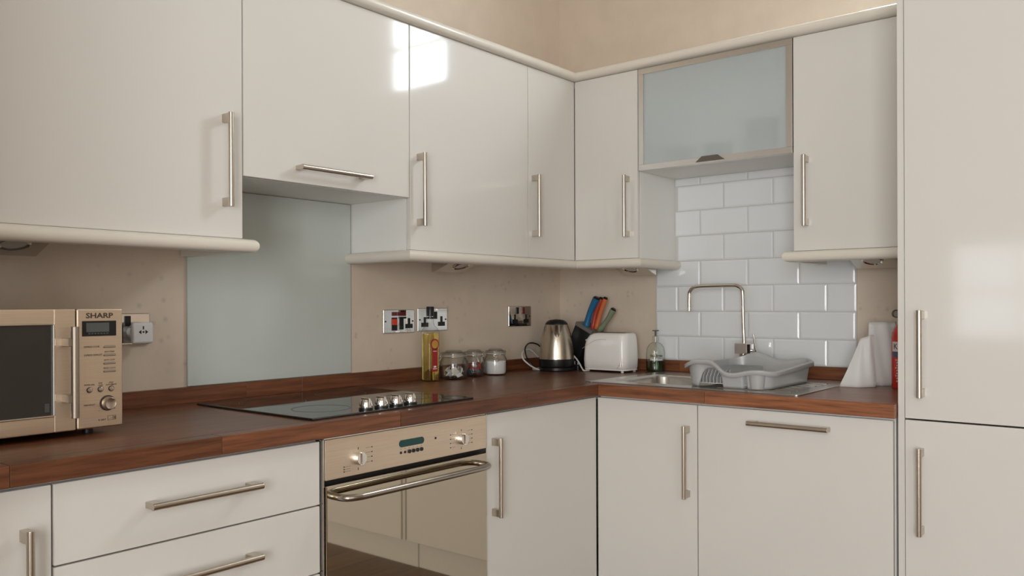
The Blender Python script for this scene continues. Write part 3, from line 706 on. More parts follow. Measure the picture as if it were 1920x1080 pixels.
MB().box(-0.036, -0.012, -0.0105, -0.0085, 0.02, 0.034).build('neon_lens', 'neon', r, smooth=False); MB().box(-0.009, 0.03, -0.0105, -0.0085, 0.02, 0.034).build('neon_lens', 'neon', r, smooth=False)
MB().box(-0.037, -0.011, -0.0105, -0.0085, -0.033, 0.014).build('switch_well', 'black', r, smooth=False); rocker(r, -0.024, -0.002, 'redsw', 0.012, 0.011)
MB().box(0.0, 0.02, -0.0105, -0.0085, -0.03, 0.014).build('switch_well', 'black', r, smooth=False); rocker(r, 0.01, -0.006, 'black', 0.008, 0.012)
holes(r, 0.047, -0.009); screws(r, 0.066)
r = plate('chrome double socket behind the oil bottle', -0.899, -0.742, 1.089, 1.175)
holes(r, -0.043, -0.01); holes(r, 0.045, -0.008); rocker(r, -0.018, 0.02); rocker(r, 0.012, 0.016); screws(r, 0.068)
r = plate('chrome double socket near the corner beside the kettle', -0.3735, -0.2235, 1.094, 1.181)
holes(r, -0.036, -0.012); holes(r, 0.038, -0.012); rocker(r, -0.02, 0.024); rocker(r, 0.02, 0.024, 'neon'); screws(r, 0.066)
r = plate('chrome double socket beside the microwave with a white adaptor plugged in', -2.061, -1.914, 1.083, 1.168)
holes(r, -0.035, -0.01); rocker(r, -0.021, 0.022); rocker(r, 0.012, 0.022); screws(r, 0.066)
MB().box(-0.06, -0.008, -0.03, -0.009, -0.038, 0.016, 0.004).build('black_plug', 'black', r)
r = thing('plug_adaptor', 'white square travel adaptor plugged into the socket by the microwave', 'adaptor', (-1.95, -0.0095, 1.115))
MB().lathe([(0, 0), (0.024, 0), (0.026, 0.01), (0.026, 0.022), (0, 0.022)], 28, mat=Matrix.Translation((-0.004, 0, 0.002)) @ Matrix.Rotation(R(90), 4, 'X')).build('base', 'white', r)
MB().box(-0.029, 0.029, -0.036, -0.02, -0.029, 0.029, 0.007, 3).build('body', 'white', r)
mb = MB().cyl((0, -0.0364, 0.003), (0, -0.034, 0.003), 0.0026, seg=12).box(-0.0022, 0.0022, -0.0364, -0.034, 0.0095, 0.019, 0.001)
for s in (-1, 1): mb.prism([(s*0.0055, -0.0364, -0.003), (s*0.013, -0.0364, 0.003), (s*0.0055, -0.0364, 0.0085)], (0, 0.002, 0))
mb.build('pin_holes', 'black', r, smooth=False)

# ------------------------------------------------------------------ oil bottle
r = thing('oil_bottle', 'square glass bottle of yellow oil with a red label', 'bottle', (-0.908, -0.083, H+0.0003), R(-96))
def sqlathe(prof, mat=None, n=6, c=0.28):
    """rounded square section lathe"""
    b = bmesh.new(); rings = []
    for h, z, cr in prof:
        ring = []
        for q in range(4):
            for i in range(n):
                a = q*PI/2+PI/2*i/(n-1); sx = (1, -1, -1, 1)[q]; sy = (1, 1, -1, -1)[q]; c_ = cr*h
                ring.append(b.verts.new((sx*(h-c_)+c_*math.cos(a), sy*(h-c_)+c_*math.sin(a), z)))
        rings.append(ring)
    k = len(rings[0])
    for a, d_ in zip(rings, rings[1:]):
        for i in range(k): b.faces.new((a[i], a[(i+1) % k], d_[(i+1) % k], d_[i]))
    b.faces.new(rings[0][::-1]); b.faces.new(rings[-1]); bmesh.ops.recalc_face_normals(b, faces=b.faces[:]); return b
MB().add(sqlathe([(0.0235, 0, .3), (0.0255, 0.003, .3), (0.0255, 0.178, .3), (0.023, 0.19, .5), (0.015, 0.203, .9), (0.0125, 0.213, 1), (0.0125, 0.238, 1)])).build('glass', 'glass', r)
MB().add(sqlathe([(0.022, 0.004, .3), (0.0235, 0.007, .3), (0.0235, 0.174, .3)])).build('oil', 'oil', r)
MB().lathe([(0, 0.236), (0.0145, 0.236), (0.0145, 0.268), (0.013, 0.271), (0, 0.271)], 24).lathe([(0.0125, 0.226), (0.0152, 0.226), (0.0152, 0.233), (0.0125, 0.233)], 24).build('cap', 'black', r)
lb = MB().box(0.0258, 0.0266, -0.013, 0.013, 0.035, 0.118, 0.0002, 1)
lb.cyl((0.0258, 0, 0.135), (0.0266, 0, 0.135), 0.0195, seg=28).box(0.0258, 0.0266, -0.013, 0.013, 0.116, 0.13).build('label', 'red', r)
MB().cyl((0.0265, 0, 0.134), (0.027, 0, 0.134), 0.015, seg=28).build('medallion', 'gold', r)
MB().box(0.0266, 0.027, -0.008, 0.008, 0.108, 0.110).box(0.0266, 0.027, -0.009, 0.009, 0.044, 0.047).box(0.0266, 0.027, -0.006, 0.006, 0.05, 0.056).build('label_print', 'whiteprint', r, smooth=False)

# ------------------------------------------------------------------ glass jars
def jar(label, x, y, rad, h, rz):
    r = thing('glass_jar', label, 'jar', (x, y, H+0.0003), rz, 'clip-top glass jars')
    nk = rad*0.84; t = 0.003
    MB().lathe([(0, 0.0), (rad*0.86, 0.0), (rad*0.97, 0.006), (rad, 0.016), (rad, h*0.52), (rad*0.97, h*0.62), (nk, h*0.74), (nk, h*0.80), (nk-t, h*0.80), (nk-t, h*0.74), (rad*0.97-t, h*0.61), (rad-t, h*0.52), (rad-t, 0.016), (rad*0.85, 0.005), (0, 0.005)], 44).build('glass', 'glass', r)
    MB().lathe([(nk*1.06, h*0.80), (nk*1.1, h*0.815), (nk*1.06, h*0.83), (nk*0.9, h*0.83), (nk*0.9, h*0.80)], 44).build('seal', P('seal_clear', (0.55, 0.50, 0.44), 0.4), r)
    MB().lathe([(nk*1.05, h*0.832), (nk*1.09, h*0.85), (nk*1.09, h*0.9), (nk*1.0, h*0.93), (nk*0.75, h*0.945), (nk*0.7, h*0.97), (nk*0.55, h*1.0), (0, h*1.0), (0, h*0.97), (nk*0.6, h*0.95), (nk*0.95, h*0.88), (nk*0.98, h*0.832)], 44).build('lid', 'glass', r)
    # wire clip at the front (-y)
    mb = MB(); ring = [(nk*1.03*math.cos(2*PI*i/36), nk*1.03*math.sin(2*PI*i/36), h*0.765) for i in range(36)]
    mb.tube(ring, 0.0011, 8, closed=True)
    ring = [(nk*1.11*math.cos(2*PI*i/36), nk*1.11*math.sin(2*PI*i/36), h*0.875) for i in range(36)]
    mb.tube(ring, 0.0011, 8, closed=True)
    yy = -nk*1.12; wv = 0.011
    mb.tube([(-wv, yy, h*0.88), (-wv*1.25, yy-0.006, h*0.8), (-wv*0.9, yy-0.007, h*0.72), (0, yy-0.008, h*0.70), (wv*0.9, yy-0.007, h*0.72), (wv*1.25, yy-0.006, h*0.8), (wv, yy, h*0.88)], 0.0011, 8, smooth=4)
    mb.tube([(-wv*0.8, yy-0.004, h*0.75), (-wv*0.75, yy-0.008, h*0.62), (0, yy-0.010, h*0.52), (wv*0.75, yy-0.008, h*0.62), (wv*0.8, yy-0.004, h*0.75)], 0.0011, 8, smooth=4)
    mb.build('wire_clip', 'chrome', r)
    return r
j1 = jar('clip-top glass jar of pale wrapped sachets beside the oil bottle', -0.797, -0.095, 0.054, 0.107, R(-120))
j2 = jar('clip-top glass jar with red and green packets, middle of three', -0.672, -0.082, 0.045, 0.104, R(-20))
j3 = jar('clip-top glass jar half full of white sugar', -0.5655, -0.10, 0.0455, 0.104, R(-42))
MB().lathe([(0, 0.0055), (0.0385, 0.0055), (0.042, 0.016), (0.0422, 0.055), (0.03, 0.0575), (0, 0.058)], 36).build('sugar', 'sugar', j3)
random.seed(11)
def sachets(j, rad, n, cols, ht):
    for i in range(n):
        a = 2*PI*i/n+random.uniform(-.2, .2); rr = rad*random.uniform(0.35, 0.58); ln = random.uniform(0.016, 0.023)
        mt = Matrix.Translation((rr*math.cos(a), rr*math.sin(a), random.uniform(0.016, ht))) @ Matrix.Rotation(a+random.uniform(-.5, .5), 4, 'Z') @ Matrix.Rotation(random.uniform(-0.9, 0.9), 4, 'Y') @ Matrix.Rotation(random.uniform(-0.5, 0.5), 4, 'X')
        MB().box(-0.0022, 0.0022, -ln/2, ln/2, -0.012, 0.012, 0.0018, 2, mat=mt).build('sachet', cols[i % len(cols)], j)
sc1 = P('sachet_cream', (0.70, 0.66, 0.58), 0.7); sc2 = P('sachet_grey', (0.42, 0.41, 0.40), 0.5); sc3 = P('sachet_white', (0.78, 0.77, 0.74), 0.6)
sachets(j1, 0.05, 16, (sc1, sc3, sc2), 0.035)
rd = P('packet_red', (0.40, 0.06, 0.05), 0.35); gn = P('packet_green', (0.16, 0.26, 0.22), 0.35); bl = P('packet_blue', (0.10, 0.17, 0.24), 0.35)
sachets(j2, 0.04, 14, (rd, gn, rd, bl), 0.038)

# ------------------------------------------------------------------ kettle
KX, KY = -0.255, -0.17
r = thing('electric_kettle', 'brushed steel electric kettle with black base and lid', 'kettle', (KX, KY, H+0.0003), R(-51))
MB().lathe([(0, 0), (0.07, 0), (0.074, 0.004), (0.074, 0.014), (0.068, 0.018), (0, 0.018)], 48).build('power_base', 'black', r)
MB().lathe([(0.06, 0.019), (0.0735, 0.019), (0.0745, 0.022), (0.0745, 0.05), (0.06, 0.05)], 48).build('lower_ring', 'black', r)
MB().lathe([(0.0, 0.05), (0.0742, 0.05), (0.0735, 0.055), (0.071, 0.085), (0.0665, 0.12), (0.060, 0.152), (0.053, 0.178), (0.0475, 0.193), (0.046, 0.194), (0.0, 0.194)], 64).build('body', P('kettle_steel', (0.56, 0.50, 0.42), 0.24, 1.0), r)
MB().lathe([(0.0478, 0.192), (0.0465, 0.1975), (0.040, 0.206), (0.028, 0.2125), (0, 0.2155)], 48).build('lid', 'black', r)
# spout facing local -y: a V-shaped lip
b = bmesh.new()
cols_ = 13; rows_ = 7; g = []
for i in range(rows_):
    t = i/(rows_-1); z = 0.142+t*0.05
    rb = 0.0625-(z-0.142)*0.29
    wid = 0.004+0.024*t**0.8; row_ = []
    for k in range(cols_):
        s = -1+2*k/(cols_-1); x = s*wid; base = -math.sqrt(max(rb*rb-x*x, 0)); out = 0.030*t**1.3*(1-abs(s)**1.6)
        row_.append(b.verts.new((x, base-out-0.0006, z)))
    g.append(row_)
for i in range(rows_-1):
    for k in range(cols_-1): b.faces.new((g[i][k], g[i][k+1], g[i+1][k+1], g[i+1][k]))
tf = [v for v in g[-1]]; b.faces.new(tf[::-1]); bmesh.ops.recalc_face_normals(b, faces=b.faces[:])
MB().add(b).build('spout', M['steel'], r)
MB().tube([(0, 0.045, 0.19), (0, 0.075, 0.192), (0, 0.098, 0.17), (0, 0.10, 0.12), (0, 0.088, 0.065), (0, 0.07, 0.04)], 0.0105, 12, smooth=6).build('handle', 'black', r)
kc = MB().tube([(KX-0.05, KY+0.07, H+0.006), (KX-0.06, KY+0.095, H+0.03), (KX-0.075, KY+0.105, H+0.065), (KX-0.06, KY+0.12, H+0.095), (KX-0.01, KY+0.134, H+0.112), (KX+0.04, KY+0.125, H+0.10), (KX+0.07, KY+0.11, H+0.05), (KX+0.07, KY+0.10, H+0.006)], 0.0032, 8, smooth=8).build('kettle_cable', 'black'); tag(kc, 'black kettle cable looping up the wall', 'cable')
wc = MB().tube([(KX+0.035, KY+0.125, H+0.05), (KX-0.02, KY+0.128, H+0.085), (KX-0.085, KY+0.115, H+0.075), (KX-0.105, KY+0.095, H+0.05), (KX-0.09, KY+0.075, H+0.026), (KX-0.068, KY+0.06, H+0.010), (KX-0.05, KY+0.052, H+0.0038), (KX-0.035, KY+0.1, H+0.004), (KX+0.04, KY+0.115, H+0.004)], 0.0033, 8, smooth=8).build('white_cable', 'cable'); tag(wc, 'white cable looping out beside the kettle', 'cable')

# ------------------------------------------------------------------ knife block and knives
r = thing('knife_block', 'black slanted knife block with a grey rim behind the toaster', 'knife block', (-0.0875, -0.13, H+0.0003))
hx, hy0, hy1 = 0.0425, -0.04, 0.04; lean = -0.088
zl, zr = 0.203, 0.163      # top heights at left (+y) and right (-y) edges
b = bmesh.new()
bot = [b.verts.new(p) for p in ((-hx, hy0, 0), (hx, hy0, 0), (hx, hy1, 0), (-hx, hy1, 0))]
tp = [b.verts.new(p) for p in ((-hx, hy0+lean-0.002, zr-0.012), (hx, hy0+lean-0.002, zr-0.012), (hx, hy1+lean, zl-0.012), (-hx, hy1+lean, zl-0.012))]
b.faces.new(bot[::-1]); b.faces.new(tp)
for i in range(4): b.faces.new((bot[i], bot[(i+1) % 4], tp[(i+1) % 4], tp[i]))
bmesh.ops.recalc_face_normals(b, faces=b.faces[:]); bmesh.ops.bevel(b, geom=b.edges[:], offset=0.002, segments=2, affect='EDGES', profile=0.5)
MB().add(b).build('block', 'black', r)
rimm = P('rim_grey', (0.22, 0.21, 0.19), 0.4, 0.3)
b = bmesh.new()
e = 0.0015
lo = [b.verts.new(p) for p in ((-hx-e, hy0+lean-e, zr-0.014), (hx+e, hy0+lean-e, zr-0.014), (hx+e, hy1+lean+e, zl-0.014), (-hx-e, hy1+lean+e, zl-0.014))]
hi = [b.verts.new((v.co.x, v.co.y-0.006, v.co.z+0.014)) for v in lo]
inn = [b.verts.new((v.co.x*0.88, (v.co.y-lean)*0.88+lean-0.0005, v.co.z)) for v in hi]
for a, c_ in ((lo, hi), (hi, inn)):
    for i in range(4): b.faces.new((a[i], a[(i+1) % 4], c_[(i+1) % 4], c_[i]))
b.faces.new(lo[::-1]); b.faces.new(inn); bmesh.ops.recalc_face_normals(b, faces=b.faces[:])
MB().add(b).build('rim', rimm, r, smooth=False)
def knife(label, mat, pts, rad, bend=0.0):
    p0, p1, p2 = [Vector(p) for p in pts]
    r = thing('kitchen_knife', label, 'knife', p0, 0, 'knives in the knife block')
    q1, q2 = p1-p0, p2-p0; ax = q2.normalized()
    path = catmull([Vector((0, 0, 0)), q1, q2*0.97], 8)
    n = len(path); rr = [rad*(1.12-0.35*math.sin(PI*min(1, i/(n-1)*1.15))*0.6) for i in range(n)]
    MB().tube(path, rr, 14, rz=1.0).build('grip', mat, r)
    MB().tube([q2*0.955, q2*0.985, q2*1.03], [rad*1.0, rad*1.05, rad*0.7], 14, rz=1.0).build('end_cap', 'black', r)
    bd = q1.normalized()
    MB().tube([bd*-0.012, bd*-0.004, bd*0.003], [rad*0.8, rad*1.05, rad*1.12], 14, rz=1.0).build('bolster', mat, r)
    b = bmesh.new(); s = Vector((0.0008, 0, 0)); wv = Vector((0, bd.z, -bd.y))*0.008
    qs = [wv-bd*0.01, -wv-bd*0.01, -wv-bd*0.045, wv*0.4-bd*0.05]
    MB().prism([q-s for q in qs], s*2).build('blade', 'chrome', r, smooth=False)
sh = 0.0225; kx = -0.09
kn_b = P('knife_blue', (0.015, 0.13, 0.27), 0.35); kn_r = P('knife_red', (0.42, 0.055, 0.035), 0.35); kn_o = P('knife_orange', (0.62, 0.16, 0.055), 0.35); kn_g = P('knife_green', (0.22, 0.26, 0.17), 0.4)
knife('blue-handled knife, leftmost in the knife block', kn_b, [(kx-0.02, -0.236+sh-0.009, 1.098), (kx-0.02, -0.256+sh-0.009, 1.155), (kx-0.02, -0.290+sh-0.009, 1.215)], 0.0142)
knife('red-handled knife, second from left in the knife block', kn_r, [(kx, -0.265+sh, 1.094), (kx, -0.279+sh, 1.15), (kx, -0.308+sh, 1.214)], 0.0102)
knife('orange-handled knife, third from left in the knife block', kn_o, [(kx+0.008, -0.282+sh+0.003, 1.092), (kx+0.008, -0.301+sh+0.003, 1.15), (kx+0.008, -0.328+sh+0.003, 1.214)], 0.0102)
knife('olive-green-handled knife leaning furthest right in the knife block', kn_g, [(kx, -0.304+sh, 1.082), (kx, -0.340+sh, 1.122), (kx, -0.371+sh, 1.166)], 0.0118)

# ------------------------------------------------------------------ toaster
r = thing('toaster', 'white plastic two-slot toaster in the corner', 'toaster', (-0.155, -0.375, H+0.0003), R(-90))
# local: x along wall toward viewer's right, -y faces the room
def rrect(x0, x1, y0, y1, rad, z, n=8, rads=None):
    out = []; rads = rads or [rad]*4
    for (cx, cy, a0), rr in zip(((x1, y1, 0), (x0, y1, 90), (x0, y0, 180), (x1, y0, 270)), rads):
        sx = -1 if cx == x1 else 1; sy = -1 if cy == y1 else 1
        for i in range(n):
            a = R(a0+90*i/(n-1)); out.append(Vector((cx+sx*rr+rr*math.cos(a), cy+sy*rr+rr*math.sin(a), z)))
    return out
def loft(rings, cap0=True, cap1=True):
    b = bmesh.new(); rs = [[b.verts.new(p) for p in ring] for ring in rings]; k = len(rs[0])
    for a, c_ in zip(rs, rs[1:]):
        for i in range(k): b.faces.new((a[i], a[(i+1) % k], c_[(i+1) % k], c_[i]))
    if cap0: b.faces.new(rs[0][::-1])
    if cap1: b.faces.new(rs[-1])
    bmesh.ops.recalc_face_normals(b, faces=b.faces[:]); return b
tl, tw = 0.106, 0.062
rings = []
for z, dx, dy, sl in ((0.014, 0.004, 0.004, 0), (0.018, 0.001, 0.001, 0), (0.05, 0, 0, 0), (0.10, 0.001, 0.001, 0.002), (0.130, 0.0025, 0.003, 0.008), (0.148, 0.004, 0.0065, 0.02), (0.156, 0.006, 0.011, 0.032), (0.1595, 0.010, 0.019, 0.046)):
    rings.append(rrect(-tl+dx+sl, tl-dx, -tw+dy, tw-dy, 0.03, z))
MB().add(loft(rings)).build('shell', 'toaster', r, angle=50)
MB().add(loft([rrect(-tl+0.002, tl-0.002, -tw+0.002, tw-0.002, 0.03, z) for z in (0.008, 0.0138)])).build('base_strip', 'toaster', r)
for sy in (-0.022, 0.022): MB().box(-0.055, 0.08, sy-0.010, sy+0.010, 0.1592, 0.1602).build('slot', 'black', r, smooth=False)
MB().box(-tl-0.014, -tl+0.004, -0.012, 0.012, 0.122, 0.130, 0.003).build('lever', 'toaster', r)
for fx in (-0.088, 0.085):
    for fy in (-0.046, 0.046): MB().cyl((fx, fy, 0), (fx, fy, 0.009), 0.0062, seg=14).build('foot', 'toaster', r)
pts = []
for i in range(18):
    t = i/17; pts.append((-tl+0.006+0.115*t, -tw-0.0002+0.002*t, 0.093+0.040*math.sin(PI/2*min(1, t*1.25))))
MB().tube(pts, 0.0006, 6).build('moulded_line', P('line_grey', (0.45, 0.43, 0.40), 0.4), r)
mb = MB()
for a, b_, c_, d_ in ((0.074, 0.022, 0.084, 0.040), (0.086, 0.022, 0.0865, 0.042), (0.093, 0.022, 0.0935, 0.042), (0.078, 0.030, 0.092, 0.031), (0.066, 0.019, 0.078, 0.0205)):
    th = math.acos(min(1, max(-1, (a-(tl-0.03))/0.03))) if a > tl-0.03 else PI/2
    def sp(xx):
        if xx <= tl-0.03: return (xx, -tw-0.0007)
        cc = (xx-(tl-0.03))/0.03; return (xx, -(tw-0.03)-0.03*math.sqrt(max(0, 1-cc*cc))-0.0007)
    p, q = sp(a), sp(c_)
    mb.tube([(p[0], p[1], b_), (q[0], q[1], d_)], 0.0009, 6)
mb.build('logo', P('logo_gold', (0.75, 0.62, 0.50), 0.3, 0.4), r)
tc = MB().tube([(-0.20, -0.215, H+0.064), (-0.205, -0.235, H+0.05), (-0.215, -0.258, H+0.032), (-0.226, -0.278, H+0.014), (-0.232, -0.292, H+0.0045), (-0.222, -0.30, H+0.0038), (-0.205, -0.302, H+0.0038)], 0.0033, 8, smooth=8).build('toaster_cable', 'cable'); tag(tc, 'white cable running down between the kettle and the toaster', 'cable')
r = thing('power_plug', 'small black plug with three pale pins left of the toaster', 'plug', (-0.175, -0.218, H+0.0003))
MB().add(loft([rrect(-0.016, 0.016, -0.018, 0.018, 0.007, z) for z in (0, 0.018)]+[rrect(-0.012, 0.012, -0.014, 0.014, 0.006, 0.022)])).build('body', 'black', r)
for px, py in ((-0.004, 0.009), (-0.004, -0.009), (0.007, 0.0)): MB().box(px-0.002, px+0.002, py-0.002, py+0.002, 0.022, 0.037, 0.0005, 1).build('pin', 'cable', r)

# ------------------------------------------------------------------ soap dispenser
r = thing('soap_dispenser', 'clear pump bottle of green tea tree handwash by the sink', 'soap bottle', (-0.067, -0.536, H+0.0003), R(-52))
prof = [(0, 0), (0.034, 0), (0.0375, 0.004), (0.0385, 0.012), (0.0385, 0.075), (0.036, 0.095), (0.028, 0.110), (0.018, 0.118), (0.012, 0.121), (0.012, 0.126)]
MB().lathe(prof, 36, 1, 0.72).build('bottle', 'soapglass', r)
MB().lathe([(0, 0.002), (0.033, 0.002), (0.0365, 0.012), (0.0365, 0.045), (0, 0.045)], 36, 1, 0.72).build('liquid', 'soap', r)
MB().lathe([(0, 0.126), (0.0135, 0.126), (0.0135, 0.142), (0.009, 0.147), (0.0, 0.148)], 20).build('collar', 'soapglass', r)
mb = MB().cyl((0, 0, 0.147), (0, 0, 0.166), 0.0035, seg=12); mb.prism([(-0.014, -0.006, 0.166), (0.014, -0.006, 0.166), (0.012, 0.006, 0.166), (-0.012, 0.006, 0.166)], (0, 0, 0.004), 0.001, 1)
mb.build('pump', P('pump_dark', (0.07, 0.08, 0.07), 0.35), r)
mb = MB().cyl((0, 0, 0.03), (0, 0, 0.126), 0.0015, seg=8); mb.build('dip_tube', 'soapglass', r)
for s, z, sz, mt in (('ol', 0.080, 0.012, 'whiteprint'), ('tea tree', 0.067, 0.0165, 'print'), ('Handwash', 0.051, 0.0125, 'whiteprint')):
    o = text('printed_text', s, sz, (0, 0, z), mt, r, bend=0.0395, bold=0.0003)
    for v in o.data.vertices: v.co.y *= 0.74

# ------------------------------------------------------------------ sink
SX0, SX1, SY0, SY1 = -0.607, -0.055, -1.338, -0.556
sk = thing('sink', 'stainless steel inset sink with a left bowl and right drainer', 'sink', (0, 0, H))
b = bmesh.new()
# deck as a grid with a rounded bowl hole
bx0, bx1, by0, by1 = BOWL[0]+0.004, BOWL[1]-0.004, BOWL[2]+0.004, BOWL[3]-0.004
outer = rrect(SX0, SX1, SY0, SY1, 0.012, 0.003, 8)
def ring_at(inset, z, rad): return rrect(bx0+inset, bx1-inset, by0+inset, by1-inset, rad, z, 8)
deck_bm = loft([rrect(SX0, SX1, SY0, SY1, 0.012, 0.0003), outer, rrect(SX0+0.006, SX1-0.006, SY0+0.006, SY1-0.006, 0.01, 0.0035)], cap0=False, cap1=False)
MB().add(deck_bm).build('rim', 'stainless', sk)
def strip(mb, x0, x1, y0, y1, z=0.003): mb.box(x0, x1, y0, y1, z-0.0022, z)
mb = MB()
i0 = 0.005
# flat deck around bowl (left, front, back) and drainer side
hole = ring_at(-0.001, 0.003, 0.05)
frame_out = rrect(SX0+i0, SX1-i0, by0-0.03, SY1-i0, 0.004, 0.003, 8)
mb.add(loft([frame_out, hole], False, False))
mb.box(SX0+i0, SX1-i0, SY0+i0, by0-0.0295, 0.0008, 0.003)
mb.build('deck', 'stainless', sk, smooth=False)
MB().add(loft([ring_at(-0.001, 0.003, 0.05), ring_at(0.002, 0.001, 0.05), ring_at(0.004, -0.008, 0.05), ring_at(0.012, -0.12, 0.055), ring_at(0.03, -0.145, 0.06), ring_at(0.06, -0.15, 0.06)], False, True)).build('bowl', 'stainless', sk, angle=60)
MB().lathe([(0, 0.001), (0.028, 0.001), (0.032, 0.003), (0.035, 0.001), (0.035, 0), (0, 0)], 28, mat=Matrix.Translation((-0.36, -0.8, -0.15))).build('waste', 'chrome', sk)
for i in range(7):
    xx = -0.54+i*0.055; MB().box(xx-0.006, xx+0.006, SY0+0.05, by0-0.06, 0.003, 0.0048, 0.0017, 1).build('drainer_ridge', 'stainless', sk)

# ------------------------------------------------------------------ tap
TX, TY = -0.095, -0.932
tp_ = thing('kitchen_tap', 'chrome swan-neck mixer tap behind the dish rack', 'tap', (TX, TY, H+0.0032))
zt = H+0.0032
MB().cyl((0, 0, 0), (0, 0, 0.006), 0.024, seg=28).cyl((0, 0, 0.006), (0, 0, 0.09), 0.017, seg=28).build('stem', 'chrome', tp_)
MB().box(-0.019, 0.019, -0.019, 0.028, 0.086, 0.125, 0.0015, 1).build('body_block', P('tap_block', (0.80, 0.74, 0.70), 0.3, 1.0), tp_)
MB().box(-0.016, 0.016, -0.034, -0.0195, 0.088, 0.123, 0.0015, 1).build('valve_block', 'chrome', tp_)
MB().tube([(0, -0.003, 0.124), (0, 0.0, 0.20), (0, 0.002, 0.30), (0, 0.006, 0.328), (0, 0.024, 0.342), (0, 0.05, 0.3445), (0, 0.12, 0.3445), (0, 0.18, 0.3435), (0, 0.207, 0.338), (0, 0.224, 0.322), (0, 0.2265, 0.30), (0, 0.2265, 0.247)], 0.0073, 16, smooth=8).build('spout', P('tap_nickel', (0.70, 0.65, 0.58), 0.12, 1.0), tp_)
MB().tube([(-0.0, -0.05, 0.085), (-0.004, -0.047, 0.12), (-0.008, -0.043, 0.160)], [0.0046, 0.004, 0.0035], 12).cyl((0, -0.033, 0.098), (0, -0.05, 0.098), 0.006, seg=14).build('lever', 'chrome', tp_)

# ------------------------------------------------------------------ dish rack
RX0, RX1, RY0, RY1 = -0.57, -0.14, -1.238, -0.908
RZ = H+0.0055
rk = thing('dish_rack', 'grey plastic dish drainer with wavy rim on the sink drainer', 'dish rack', ((RX0+RX1)/2, (RY0+RY1)/2, RZ), R(-90))
# local x: viewer right (world -y); local -y: toward viewer (world -x)
hw, hd_ = (RY1-RY0)/2, (RX1-RX0)/2
def sst(a, b_, t): t = max(0, min(1, (t-a)/(b_-a))); return t*t*(3-2*t)
def rimz(x, y):
    fx = (x+hw)/(2*hw); fy = (y+hd_)/(2*hd_)      # 0 left..1 right, 0 front..1 back
    fz = 0.068+0.020*sst(0, 0.22, fx)-0.040*sst(0.34, 0.56, fx)+0.012*sst(0.6, 0.82, fx)-0.006*sst(0.88, 1, fx)
    bz = 0.066+0.026*math.exp(-((fx-0.30)/0.17)**2)+0.010*sst(0.62, 0.85, fx)-0.006*sst(0.88, 1, fx)
    return fz*(1-sst(0.0, 1, fy))+bz*sst(0.0, 1, fy)
def archz(x, y):
    if y > -hd_+0.03: return 0.0
    c_ = -hw+0.115; t = abs(x-c_)/0.042
    return 0.062*(max(0, 1-t**2.6)**0.55) if t < 1 else 0.0
NB = 26
def perim(inset, rad, z, n=10):
    """dense rounded rect: straight sides subdivided"""
    x0, x1, y0, y1 = -hw+inset, hw-inset, -hd_+inset, hd_-inset; out = []
    def seg(p, q, k): return [Vector((p[0]+(q[0]-p[0])*i/k, p[1]+(q[1]-p[1])*i/k, z)) for i in range(k)]
    def arc(cx, cy, a0): return [Vector((cx+rad*math.cos(R(a0+90*i/n)), cy+rad*math.sin(R(a0+90*i/n)), z)) for i in range(n)]
    out += seg((x0+rad, y0), (x1-rad, y0), 90)+arc(x1-rad, y0+rad, -90)
    out += seg((x1, y0+rad), (x1, y1-rad), 24)+arc(x1-rad, y1-rad, 0)
    out += seg((x1-rad, y1), (x0+rad, y1), 40)+arc(x0+rad, y1-rad, 90)
    out += seg((x0, y1-rad), (x0, y0+rad), 24)+arc(x0+rad, y0+rad, 180)
    return out
base_o = perim(0.026, 0.05, 0); top_o = perim(0.014, 0.062, 0); lip = perim(0.0, 0.072, 0)
rings = []
for k in range(7):
    t = k/6; ring = []
    for p, q in zip(base_o, top_o):
        x, y = p.x+(q.x-p.x)*t, p.y+(q.y-p.y)*t
        za, zr_ = archz(x, y), rimz(x, y)
        if y < -hd_+0.04: y += 0.022*math.exp(-((x-(hw-0.098))/0.007)**4)*(1-t)**0.3
        ring.append(Vector((x, y, za+(zr_-za)*t)))
    rings.append(ring)
rings.append([Vector(((p.x+q.x)/2, (p.y+q.y)/2, rimz(q.x, q.y)+0.003)) for p, q in zip(top_o, lip)])
rings.append([Vector((q.x, q.y, rimz(q.x, q.y)+0.0)) for q in lip]); rings.append([Vector((q.x, q.y, rimz(q.x, q.y)-0.013)) for q in lip])
o = MB().add(loft(rings, False, False)).build('basin', 'silver', rk, angle=60)
sm = o.modifiers.new('thick', 'SOLIDIFY'); sm.thickness = 0.0026; sm.offset = -1
o = MB().add(loft([perim(0.03, 0.05, 0.010), perim(0.03, 0.05, 0.0125)])).build('base_plate', 'silver', rk)
for i in range(9):
    xx = -hw+0.068+i*0.0125; MB().prism([(xx-0.001, -hd_+0.03, 0.0125), (xx-0.001, -hd_+0.03, 0.03), (xx-0.001, -hd_+0.05, 0.055), (xx-0.001, hd_-0.12, 0.055), (xx-0.001, hd_-0.1, 0.0125)], (0.0025, 0, 0)).build('plate_slat', 'silver', rk, smooth=False)
mt = Matrix.Translation((hw-0.062, -hd_+0.036, 0))
cup = MB().lathe([(0, 0.0005), (0.021, 0.0005), (0.023, 0.003), (0.031, 0.055), (0.029, 0.055), (0.021, 0.006), (0, 0.005)], 28, mat=mt).build('cutlery_cup', 'silver', rk)
for fx in (-hw+0.05, hw-0.05):
    for fy in (-hd_+0.05, hd_-0.05): MB().cyl((fx, fy, -0.0005), (fx, fy, 0.004), 0.008, seg=14).build('foot', 'silver', rk)

